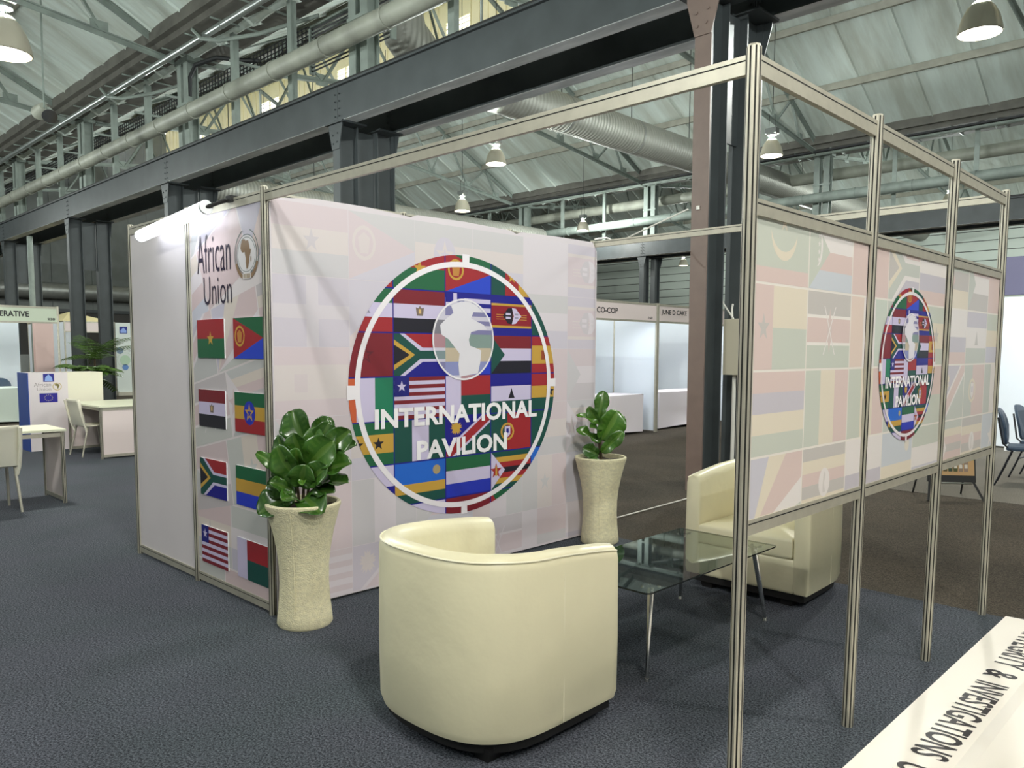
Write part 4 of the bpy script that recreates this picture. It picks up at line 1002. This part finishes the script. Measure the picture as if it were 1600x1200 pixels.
# ================================================================== COLUMN EQUIPMENT
t = thing('electrical_box', 'beige electrical distribution box on the nearest column', 'electrical box', (-.2, 6.0, 1.6))
MB().box((-.40, 5.86, 1.30), (-.14, 6.14, 1.93)).build('enclosure', M_BOX, t)
MB().box((-.14, 5.9, 1.45), (-.115, 6.12, 1.92)).build('door', M_BOX, t)
MB().box((-.118, 5.97, 1.78), (-.10, 6.03, 1.86)).build('latch', M_BLACK, t); MB().box((-.118, 5.97, 1.5), (-.10, 6.03, 1.58)).build('latch', M_BLACK, t)
MB().box((-.2, 5.88, 1.27), (-.02, 6.06, 1.37), (0, .7, 0)).build('socket', M_BALLAST, t)
tag(MB().tube([(-.33, 5.93, 1.93), (-.34, 5.93, 2.05), (-.33, 5.93, 2.1)], .012, 8).build('conduit_stub', M_CABLE), 'short white conduit above the electrical box', 'conduit')
tag(MB().cyl((-.30, 5.95, 0), (-.30, 5.95, 1.3), .022, n=10).build('floor_conduit', M_CABLE), 'white conduit running down from the electrical box', 'conduit')
tag(MB().tube([(-.5, 5.83, 3.5), (-.46, 5.84, 3.42), (-.44, 5.84, 3.3), (-.47, 5.84, 3.0), (-.5, 5.84, 2.75), (-.44, 5.86, 2.66), (-.47, 5.85, 2.5), (-.5, 5.85, 2.3), (-.42, 5.88, 2.1), (-.3, 5.9, 1.93)], .01, 6).build('hanging_cable', M_CABLE), 'white cable hanging loosely down the nearest column', 'cable')
tag(MB().tube([(0.02, 2.98, 2.49), (-.35, 3.6, 2.60), (-.7, 4.2, 2.66), (-1.0, 4.8, 2.78), (-.95, 5.2, 2.95), (-.6, 5.39, 3.12)], .009, 6).build('slack_cable', M_CABLE), 'white cable from the banner corner to the nearest column', 'cable')
tag(MB().cyl((-.62, 5.97, 0), (-.62, 5.97, 5.3), .05, n=12).build('downpipe', M_STEEL), 'dark downpipe between the paired columns nearest the stand', 'pipe')
tag(MB().box((-.50, 5.385, 3.10), (-.465, 5.40, 3.14)).build('label_tag', M_CABLE), 'small white tag on the nearest warm lit column', 'tag')
tag(MB().cyl((-26.0, 5.6, 0), (-26.0, 5.6, 5.3), .09, n=10).build('downpipe', M_TRUSS), 'pale downpipe between the fifth pair of columns', 'pipe')

# ================================================================== BOOTHS
def booth(label, x0, x1, y0, y1, wallm, fascm, words, num, fsplit=None, front=1, side=(True, True), tcol=(26, 24, 28), grp='shell scheme booths', xl=None):
    """booth whose open front faces +x at x1, back at x0"""
    t = thing('exhibition_booth', label, 'booth', ((x0+x1)/2, (y0+y1)/2, 0), grp)
    n = max(1, round(y1-y0))
    for i in range(n):
        a = y0+(y1-y0)*i/n; b_ = y0+(y1-y0)*(i+1)/n
        MB().box((x0-.01, a+.015, .03), (x0+.01, b_-.015, 2.44)).build('back_panel', wallm, t); MB().cyl((x0, a, 0), (x0, a, 2.48), .022, n=8).build('post', M_ALU, t)
    for yy, on in ((y0, side[0]), (y1, side[1])):
        for i in range(3):
            a = x0+(x1-x0)*i/3; b_ = x0+(x1-x0)*(i+1)/3
            if on: MB().box((a+.015, yy-.008, .03), (b_-.015, yy+.008, 2.44)).build('side_panel', wallm, t)
            if i and on: MB().cyl((a, yy, 0), (a, yy, 2.48), .02, n=8).build('post', M_ALU, t)
        MB().cyl((x1, yy, 0), (x1, yy, 2.48), .024, n=8).build('post', M_ALU, t)
        MB().box((x0, yy-.012, 2.44), (x1, yy+.012, 2.48)).build('rail', M_ALU, t)
    f = MB().box((x1-.01, y0+.02, 2.13), (x1+.01, y1-.02, 2.46)).build('fascia', fascm, t)
    MB().box((x1-.014, y0+.02, 2.43), (x1+.016, y1-.02, 2.47)).build('rail', M_ALU, t); MB().box((x1-.014, y0+.02, 2.11), (x1+.016, y1-.02, 2.145)).build('rail', M_ALU, t)
    for s_, a, b_, za, zb in words:
        P = Print((x1+.012, 0, 0), (0, 1, 0), (0, 0, 1), (1, 0, 0), .002); P.text(s_, a, za, b_, zb, tcol, 1, .02); lo_ = P.build('lettering', M_PRINT, f)
        if s_.isdigit(): lo_['kind'] = 'stuff'
    return t
def booth_light(x, y, z, w_, parent, sx=.1, sy=1.2):
    o = MB().box((x-.03, y-sy/2, z), (x+.03, y+sy/2, z+.04)).build('booth_tube', M_TUBE, parent)
    ld = D.lights.new('booth_light', 'AREA'); ld.shape = 'RECTANGLE'; ld.size = .08; ld.size_y = sy; ld.energy = w_; ld.color = (.86, .92, 1)
    lo = D.objects.new('booth_light', ld); COL.objects.link(lo); lo.parent = parent; lo.location = Vector((x, y, z-.01))-Vector(parent.location); lo.rotation_euler = (0, -.5, 0)
# the two booths right of the banner
b1 = booth('white booth with CO-COP fascia between banner and nearest column', -7.5, -4.5, 7.6, 10.58, M_BOOTH, M_FASCIA, [('CO-COP', 8.72, 9.33, 2.24, 2.34), ('160', 10.28, 10.42, 2.17, 2.22)], '160')
booth_light(-4.6, 9.1, 2.38, BOOTH_W, b1)
b2 = booth('white booth with JUNE D CAKE fascia beside the nearest column', -7.5, -4.5, 10.635, 13.6, M_BOOTH, M_FASCIA, [('JUNE D CAKE', 10.72, 11.62, 2.25, 2.37)], '')
booth_light(-4.6, 12.0, 2.38, BOOTH_W, b2)
b3 = booth('booth with pale green fascia lettered ERATIVE at the far left', -17.9, -14.9, -.2, 3.17, M_BOOTH, M_FASCIAG, [('COOPERATIVE', 1.66, 2.62, 2.24, 2.36), ('228', 2.97, 3.11, 2.18, 2.23)], '228', side=(True, False))
booth_light(-15.0, 1.5, 2.38, BOOTH_W, b3)
def covered_table(label, x0, x1, y0, y1, m_, h=.74, seed=1):
    t = thing('covered_table', label, 'table', ((x0+x1)/2, (y0+y1)/2, 0), 'cloth covered tables in the booths')
    mb = MB(); rows = [(h, 0), (h-.02, -.004), (h*.55, .05), (h*.2, .02), (.03, -.015)]; per = []
    rr = random.Random(seed)
    M_ = 20
    def side(i):
        a = i/(4*M_); q = i//M_; f = (i % M_)/M_
        return [(x1, y0+(y1-y0)*f, 1, 0), (x1-(x1-x0)*f, y1, 0, 1), (x0, y1-(y1-y0)*f, -1, 0), (x0+(x1-x0)*f, y0, 0, -1)][q]
    vs = []
    for z, ins in rows:
        for i in range(4*M_):
            x, y, nx, ny = side(i); f = (i % M_)/M_; cf = math.sin(PI*f); rip = math.sin(i*1.9+z*9)*.006*(1-z/h)
            vs.append((x-nx*(ins*cf*.8+rip), y-ny*(ins*cf*.8+rip), z if z > .1 else .02+.03*cf))
    n_ = 4*M_; fs = [(r_*n_+k, r_*n_+(k+1) % n_, (r_+1)*n_+(k+1) % n_, (r_+1)*n_+k) for r_ in range(len(rows)-1) for k in range(n_)]
    mb.add(vs, fs, True); mb.build('fitted_cloth', m_, t)
    MB().box((x0, y0, h-.012), (x1, y1, h+.004)).build('table_top', m_, t)
    for sx in (x0+.08, x1-.08):
        for sy_ in (y0+.08, y1-.08): MB().cyl((sx, sy_, 0), (sx, sy_, h-.012), .015, n=8).build('leg', M_STEEL, t)
covered_table('table under white stretch cloth in the CO-COP booth', -5.3, -4.62, 8.3, 10.36, M_CLOTH, seed=1)
covered_table('table under white stretch cloth in the JUNE D CAKE booth', -5.4, -4.72, 11.05, 13.3, M_CLOTH, seed=2)
covered_table('table under pale green cloth in the far left booth', -15.9, -14.95, .6, 2.5, M_CLOTHG, seed=3)

# ---- stacking chairs (oval dark back)
def banquet_chair(label, loc, rotz, back=M_BLUE):
    t = thing('stacking_chair', label, 'chair', (0, 0, 0), 'dark blue stacking chairs')
    # local: faces +y, back at y=-.2
    poly = []
    for k in range(28):
        a = 2*PI*k/28; c, s_ = math.cos(a), math.sin(a); poly.append((math.copysign(abs(c)**.8, c)*.21*(1-.12*(s_ < 0)), .69+math.copysign(abs(s_)**.75, s_)*.22))
    hole = ell(0, .855, .06, .018, 12)
    mb = MB(); tilt = lambda v: -.2-(v-.45)*.22
    mb.prism(poly, lambda u, v, w_: (u, tilt(v)-w_+(.05*(u/.21)**2), v), .03)
    bk = mb.build('backrest', back, t, bevel=.008)
    MB().prism(hole, lambda u, v, w_: (u, tilt(v)+.004-w_, v), .04).build('hand_hole', M_WHITE, bk)
    MB().box((-.21, -.2, .42), (.21, .22, .475)).build('seat', back, t, bevel=.02)
    for sx in (-1, 1):
        MB().tube([(sx*.2, .2, .42), (sx*.2, .24, .2), (sx*.2, .28, .0)], .011, 7).build('leg', M_NAVY, t)
        MB().tube([(sx*.15, tilt(.8)-.02, .8), (sx*.2, tilt(.5)-.02, .5), (sx*.2, -.14, .42), (sx*.2, -.22, .2), (sx*.2, -.3, .0)], .011, 7).build('leg', M_NAVY, t)
    MB().cyl((-.2, -.2, .25), (.2, -.2, .25), .009, n=7).cyl((-.2, .23, .25), (.2, .23, .25), .009, n=7).build('crossbar', M_NAVY, t)
    t.location = loc; t.rotation_euler = (0, 0, rotz); return t
c0 = banquet_chair('blue stacking chair nearest the right partition, half cut by the right edge', (2.08, 8.55, 0), -PI/2+.15)
copy_tree(c0, (2.1, 9.3, 0), 'second blue stacking chair behind the first at the right edge', -PI/2-.1)
copy_tree(c0, (-5.75, 12.5, 0), 'dark stacking chair behind the JUNE D CAKE table', -PI/2)
copy_tree(c0, (-16.25, 2.4, 0), 'dark stacking chair behind the pale green table at far left', -PI/2)

# ---- white plastic chairs
def cafe_chair(label, loc, rotz):
    t = thing('plastic_chair', label, 'chair', (0, 0, 0), 'ivory plastic chairs at the desks')
    mb = MB(); W = .22; prof = [(.23, .43), (.2, .45), (.05, .445), (-.12, .44), (-.19, .46), (-.225, .55), (-.25, .68), (-.265, .80), (-.285, .84)]
    vs = []; NJ = 9
    for k, (y, z) in enumerate(prof):
        for j in range(NJ):
            v = j/(NJ-1)*2-1; wk = W*(1-.05*(k > 5)); bow = .03*v*v if k >= 5 else 0
            vs.append((v*wk, y+bow, z+(.012*v*v if k < 4 else 0)))
    fs = [(i*NJ+j, i*NJ+j+1, (i+1)*NJ+j+1, (i+1)*NJ+j) for i in range(len(prof)-1) for j in range(NJ-1)]
    n1 = len(vs); nn = [(x, y+.012 if z > .47 else y, z-(0 if z > .47 else .02)) for x, y, z in vs]
    o = MB().add(vs, fs, True).build('shell', M_PLASTIC, t); s_ = o.modifiers.new('thickness', 'SOLIDIFY'); s_.thickness = .016
    for sx in (-1, 1):
        MB().cyl((sx*.19, .17, .435), (sx*.21, .22, 0), .016, .012, 10).build('leg', M_ALU, t)
        MB().cyl((sx*.19, -.14, .435), (sx*.21, -.24, 0), .016, .012, 10).build('leg', M_ALU, t)
        MB().tube([(sx*.215, -.28, .82), (sx*.22, -.235, .6), (sx*.215, -.19, .44), (sx*.2, -.16, .36)], .018, 8).build('back_rim', M_PLASTIC, t)
    t.location = loc; t.rotation_euler = (0, 0, rotz); return t
k0 = cafe_chair('ivory plastic chair seen from behind at the nearest left desk', (-4.63, -.42, 0), PI/2)
copy_tree(k0, (-8.43, 1.72, 0), 'ivory plastic chair tucked into the desk beside the logo cube', .1)

# ---- system desks
def desk(label, x0, x1, y0, y1, long_x, open_side):
    t = thing('counter_desk', label, 'desk', ((x0+x1)/2, (y0+y1)/2, 0), 'aluminium framed counter desks')
    MB().box((x0-.01, y0-.01, .735), (x1+.01, y1+.01, .757)).build('desk_top', mat('desk_top', (232, 234, 208), .4), t)
    for x in (x0+.02, x1-.02):
        for y in (y0+.02, y1-.02):
            a, g = MB(), MB(); post(a, g, x, y, x, y, 0, .735, .02); o = a.build('post', M_ALU, t); g.build('groove', M_GROOVE, o)
    def pan(a, b_):
        MB().box(a, b_).build('panel', M_FASCIA, t)
    def rl(p, q):
        MB().beam(p, q, .02, .04).build('rail', M_ALU, t)
    for y in ((y0+.02, y1-.02) if not long_x else ()):
        pan((x0+.04, y-.004, .06), (x1-.04, y+.004, .69)); rl((x0+.04, y, .04), (x1-.04, y, .04)); rl((x0+.04, y, .71), (x1-.04, y, .71))
    for x in ((x0+.02, x1-.02) if long_x else ()):
        pan((x-.004, y0+.04, .06), (x+.004, y1-.04, .69)); rl((x, y0+.04, .04), (x, y1-.04, .04)); rl((x, y0+.04, .71), (x, y1-.04, .71))
    if long_x: pan((x0+.04, y1-.024, .06), (x1-.04, y1-.016, .69)); rl((x0+.04, y0+.02, .71), (x1-.04, y0+.02, .71)); rl((x0+.04, y1-.02, .04), (x1-.04, y1-.02, .04))
    else: rl((x0+.02, y0+.04, .71), (x0+.02, y1-.04, .71)); rl((x1-.02, y0+.04, .70), (x1-.02, y1-.04, .70))
    return t
desk('counter desk with pale panels between logo cube and the stand', -9.2, -7.78, 1.62, 2.62, True, '-y')
desk('counter desk at the left edge nearest the camera', -5.25, -4.6, -1.9, .25, False, '')

# ---- logo cube
t = thing('logo_cube', 'white display plinth with blue side and union logos on its front', 'display plinth', (-9.65, 1.7, 0))
MB().box((-9.95, 1.16, 0), (-9.4, 1.7, 1.2)).build('plinth_body', M_PANEL, t)
MB().box((-9.95, 1.7, 0), (-9.42, 2.22, 1.2)).build('plinth_wing', mat('cream_board', (230, 226, 206), .5), t)
MB().box((-9.95, 1.148, 0), (-9.402, 1.16, 1.2)).build('blue_side', mat('blue_board', (40, 76, 160), .45), t)
P = Print((-9.399, 0, 0), (0, 1, 0), (0, 0, 1), (1, 0, 0), .001)
P.add(R(1.36, 1.06, 1.51, 1.185), (30, 30, 130), 1); P.add([(1.38, 1.07), (1.49, 1.07), (1.48, 1.13), (1.435, 1.175), (1.39, 1.13)], (140, 170, 225), 2)
P.text('African', 1.23, .99, 1.465, 1.05, (150, 140, 140), 2, -.005); P.text('Union', 1.27, .925, 1.465, .975, (150, 140, 140), 2, -.005)
for q in ringq(1.55, .985, .065, .06, .8, 24): P.add(q, (196, 178, 130), 2)
P.add([(1.515+a*.07, .95+b_*.08) for a, b_ in AFRICA], (120, 110, 60), 3)
P.add(R(1.30, .745, 1.55, .885), (34, 26, 140), 1)
for k in range(12): P.add(star(1.425+.055*math.sin(k*PI/6), .815+.045*math.cos(k*PI/6), .008, 1), (226, 214, 130), 2)
P.build('logo_print', M_PRINT, t)

# ---- roller banner far left, water booth and plants
t = thing('roller_banner', 'tall pale roller banner with blue square logo and bubble diagram beside the stand', 'banner', (-24, 7.9, 0))
MB().box((-24.02, 7.5, .12), (-24, 8.62, 2.46)).build('printed_sheet', mat('pale_grey_board', (212, 220, 216), .5), t)
MB().box((-24.15, 7.5, 0), (-23.9, 8.62, .12)).build('base', M_ALU, t)
P = Print((-23.998, 0, 0), (0, 1, 0), (0, 0, 1), (1, 0, 0), .003)
P.add(R(7.63, 2.1, 7.88, 2.33), (20, 36, 130), 1); P.add([(7.66, 2.12), (7.85, 2.12), (7.85, 2.2), (7.755, 2.3), (7.66, 2.2)], (140, 166, 226), 2)
for cx, cz, r_, c in ((7.62, 1.52, .11, (120, 140, 160)), (7.78, 1.2, .17, (180, 206, 180)), (7.78, .96, .1, (100, 140, 200)), (8.04, 1.3, .06, (90, 120, 110)), (7.93, 1.52, .04, (190, 196, 196))): P.add(ell(cx, cz, r_, r_, 20), c, 2)
for q in ringq(7.78, 1.2, .26, .26, .95, 24): P.add(q, (190, 205, 190), 1)
P.build('diagram_print', M_PRINT, t)
b4 = booth('small distant booth with WATER fascia under a cream canopy', -28, -24, 5.95, 7.45, M_BOOTH, M_FASCIA, [('WATER', 6.12, 6.62, 2.13, 2.22)], '', side=(True, False))
MB().add([(-24, 5.9, 2.47), (-24, 7.5, 2.47), (-28, 7.5, 2.47), (-28, 5.9, 2.47), (-26, 6.7, 2.85)], [(0, 1, 4), (1, 2, 4), (2, 3, 4), (3, 0, 4)]).build('canopy', mat('cream_canopy', (236, 222, 170), .7), b4)
tag(MB().box((-20.2, 4.05, 0), (-20.0, 4.5, 2.28)).build('pink_pillar', mat('pink_board', (226, 196, 190), .6)), 'pink upright board behind the far left booth', 'board')
def palm(label, loc, h, n, length, seed, spread=1.0, lw=.03):
    t = thing('potted_palm', label, 'plant', loc, 'palms behind the logo plinth'); rr = random.Random(seed); x, y, z = loc
    MB().lathe([(0, 0), (.16, 0), (.21, .34), (.2, .36), (.17, .35), (.0, .32)], loc, 16).build('pot', M_BLACK, t)
    MB().cyl((x, y, .3), (x, y, h), .035, .025, 8).build('stem', M_STEM, t)
    for k in range(n):
        a = 2*PI*k/n+rr.random()*.6; el = rr.uniform(.2, 1.3); L = length*rr.uniform(.75, 1.1); pts = []
        for i in range(9):
            u = i/8; r_ = L*u*math.cos(el*(1-.3*u)); zz = h+L*u*math.sin(el)-L*.55*u*u*spread; pts.append(Vector((x+r_*math.cos(a), y+r_*math.sin(a), zz)))
        mb = MB().tube(pts, .006, 4)
        for i in range(1, 9):
            d = (pts[i]-pts[i-1]).normalized(); s_ = d.cross(ZV).normalized(); ll = L*.34*(1-abs(i-4.5)/7)
            for sg in (-1, 1):
                for o_ in (0, .5):
                    b0 = pts[i-1].lerp(pts[i], o_); e_ = b0+(s_*sg+d*.6-ZV*.35).normalized()*ll; mb.add([b0, b0+d*lw, e_+d*lw*.4, e_], [(0, 1, 2, 3)])
        mb.build('frond', M_LEAFD, t)
    return t
palm('bright green fern like palm spilling above the logo plinth', (-12.6, 3.0, 0), 1.0, 26, .72, 3, 1.1, .05)
palm('taller dark palm between the fourth pair of columns', (-19.6, 5.4, 0), 1.3, 12, 1.2, 5, .7)
palm('dark palm seen through the left booth beside the pink board', (-20.9, 2.7, 0), 1.3, 12, 1.1, 8, .8)
tag(MB().box((-22.9, 3.6, 0), (-22.8, 4.6, 1.4)).build('grey_screen', M_WALL), 'grey low screen behind the far left booth', 'screen')

# ---- right background: white booth wall, lilac header, poster stand
t = thing('exhibition_booth', 'white booth wall under a lilac header at the right edge', 'booth', (3, 12.6, 0), 'shell scheme booths')
for i in range(5):
    MB().box((.62+i*.98, 12.59, .03), (.62+(i+1)*.98-.02, 12.61, 2.46)).build('back_panel', M_BOOTH, t); MB().cyl((.61+i*.98, 12.6, 0), (.61+i*.98, 12.6, 2.48), .022, n=8).build('post', M_ALU, t)
tag(MB().box((.62, 13.5, 2.55), (8, 13.6, 3.2)).build('header_board', mat('lilac_board', (104, 102, 130), .6)), 'lilac header board above the white booth wall at the right edge', 'sign')
ld = D.lights.new('booth_light', 'AREA'); ld.shape = 'RECTANGLE'; ld.size = 2.5; ld.size_y = .1; ld.energy = BOOTH_W*1.5; ld.color = (.88, .94, 1)
lo = D.objects.new('booth_light', ld); COL.objects.link(lo); lo.parent = t; lo.location = (0, -1.2, 2.5); lo.rotation_euler = (.6, 0, 0)
tag(MB().box((1.05, 12.2, 0), (1.2, 12.3, .07)).box((1.1, 12.18, .07), (1.17, 12.28, .1)).build('power_adapter', M_WHITE), 'small white box on the floor at the foot of the white booth wall', 'box')
t = thing('poster_stand', 'low black poster stand showing a row of bottles on wood', 'poster stand', (1.7, 7.1, 0))
rz = .0
def PS(u, v, w_): # u along the board, facing the camera (-y,+x)
    ax = Vector((.80, .60, 0)); nx = Vector((.60, -.80, 0)); lean = -.18
    return Vector((1.72, 6.95, 0))+ax*u+nx*(w_-(v-.2)*.18)+Vector((0, 0, v))
fr = MB().prism(R(-.24, .19, .24, .98), lambda u, v, w_: PS(u, v, w_), .02).build('board', M_BLACK, t)
P = Print((0, 0, 0), (1, 0, 0), (0, 1, 0), (0, 0, 1))
def pbox(a, c, l): 
    P.add(a, c, l)
pbox(R(-.225, .26, .225, .96), (176, 140, 96), 1); pbox(R(-.225, .43, .225, .96), (50, 66, 30), 2); pbox(R(.12, .42, .225, .96), (120, 150, 50), 3)
for k in range(7):
    u = -.19+k*.052; pbox([(u, .30), (u+.04, .30), (u+.042, .33), (u+.042, .40), (u+.03, .44), (u+.012, .44), (u-.002, .40), (u-.002, .33)], ((46, 60, 34), (58, 66, 30), (84, 74, 40), (40, 58, 36), (66, 70, 30), (128, 108, 92), (134, 112, 96))[k], 5)
    pbox(R(u+.005, .335, u+.035, .375), (196, 188, 176), 6)
o = P.build('bottle_print', M_PRINT, fr)
off = Vector(t.location)
for v in o.data.vertices:
    c = v.co+off; p_ = PS(c.x, c.y, .0215+c.z); v.co = p_-off
for u in (-.24, .24):
    MB().tube([PS(u*.9, .22, 0), PS(u*1.05, .12, .02), PS(u*1.2, .09, .06)*1], .012, 6)
    a_ = PS(u*.9, .2, .0); b_ = PS(u*1.15, .0, .12); b_.z = .005; MB().tube([a_, (a_+b_)/2, b_], .012, 6).build('leg', M_BLACK, t)
    b_ = PS(u*1.05, .0, -.4); b_.z = .005; MB().tube([PS(u*.9, .7, 0), b_], .01, 6).build('leg', M_BLACK, t)
MB().tube([PS(-.2, .175, .02), PS(0, .18, .03), PS(.2, .175, .02)], .009, 6).build('chrome_bar', M_CHROME, t)

# flood lamp on the left roof
t = thing('flood_lamp', 'small twin flood lamp under the left roof', 'lamp', (-15.3, 3.2, 6.9))
MB().cyl((-15.7, 3.2, 6.72), (-15.35, 3.2, 6.8), .16, .08, 14).build('lamp_head', M_PIPE, t)
MB().cyl((-14.95, 3.2, 6.5), (-15.2, 3.25, 6.68), .15, .08, 14).build('lamp_head', M_CHROME, t)
MB().tube([(-15.3, 3.2, 6.75), (-15.3, 3.2, 7.4), (-15.2, 3.2, 9.6)], .02, 6).build('drop_rod', M_TRUSS, t)
bpy.context.view_layer.update()
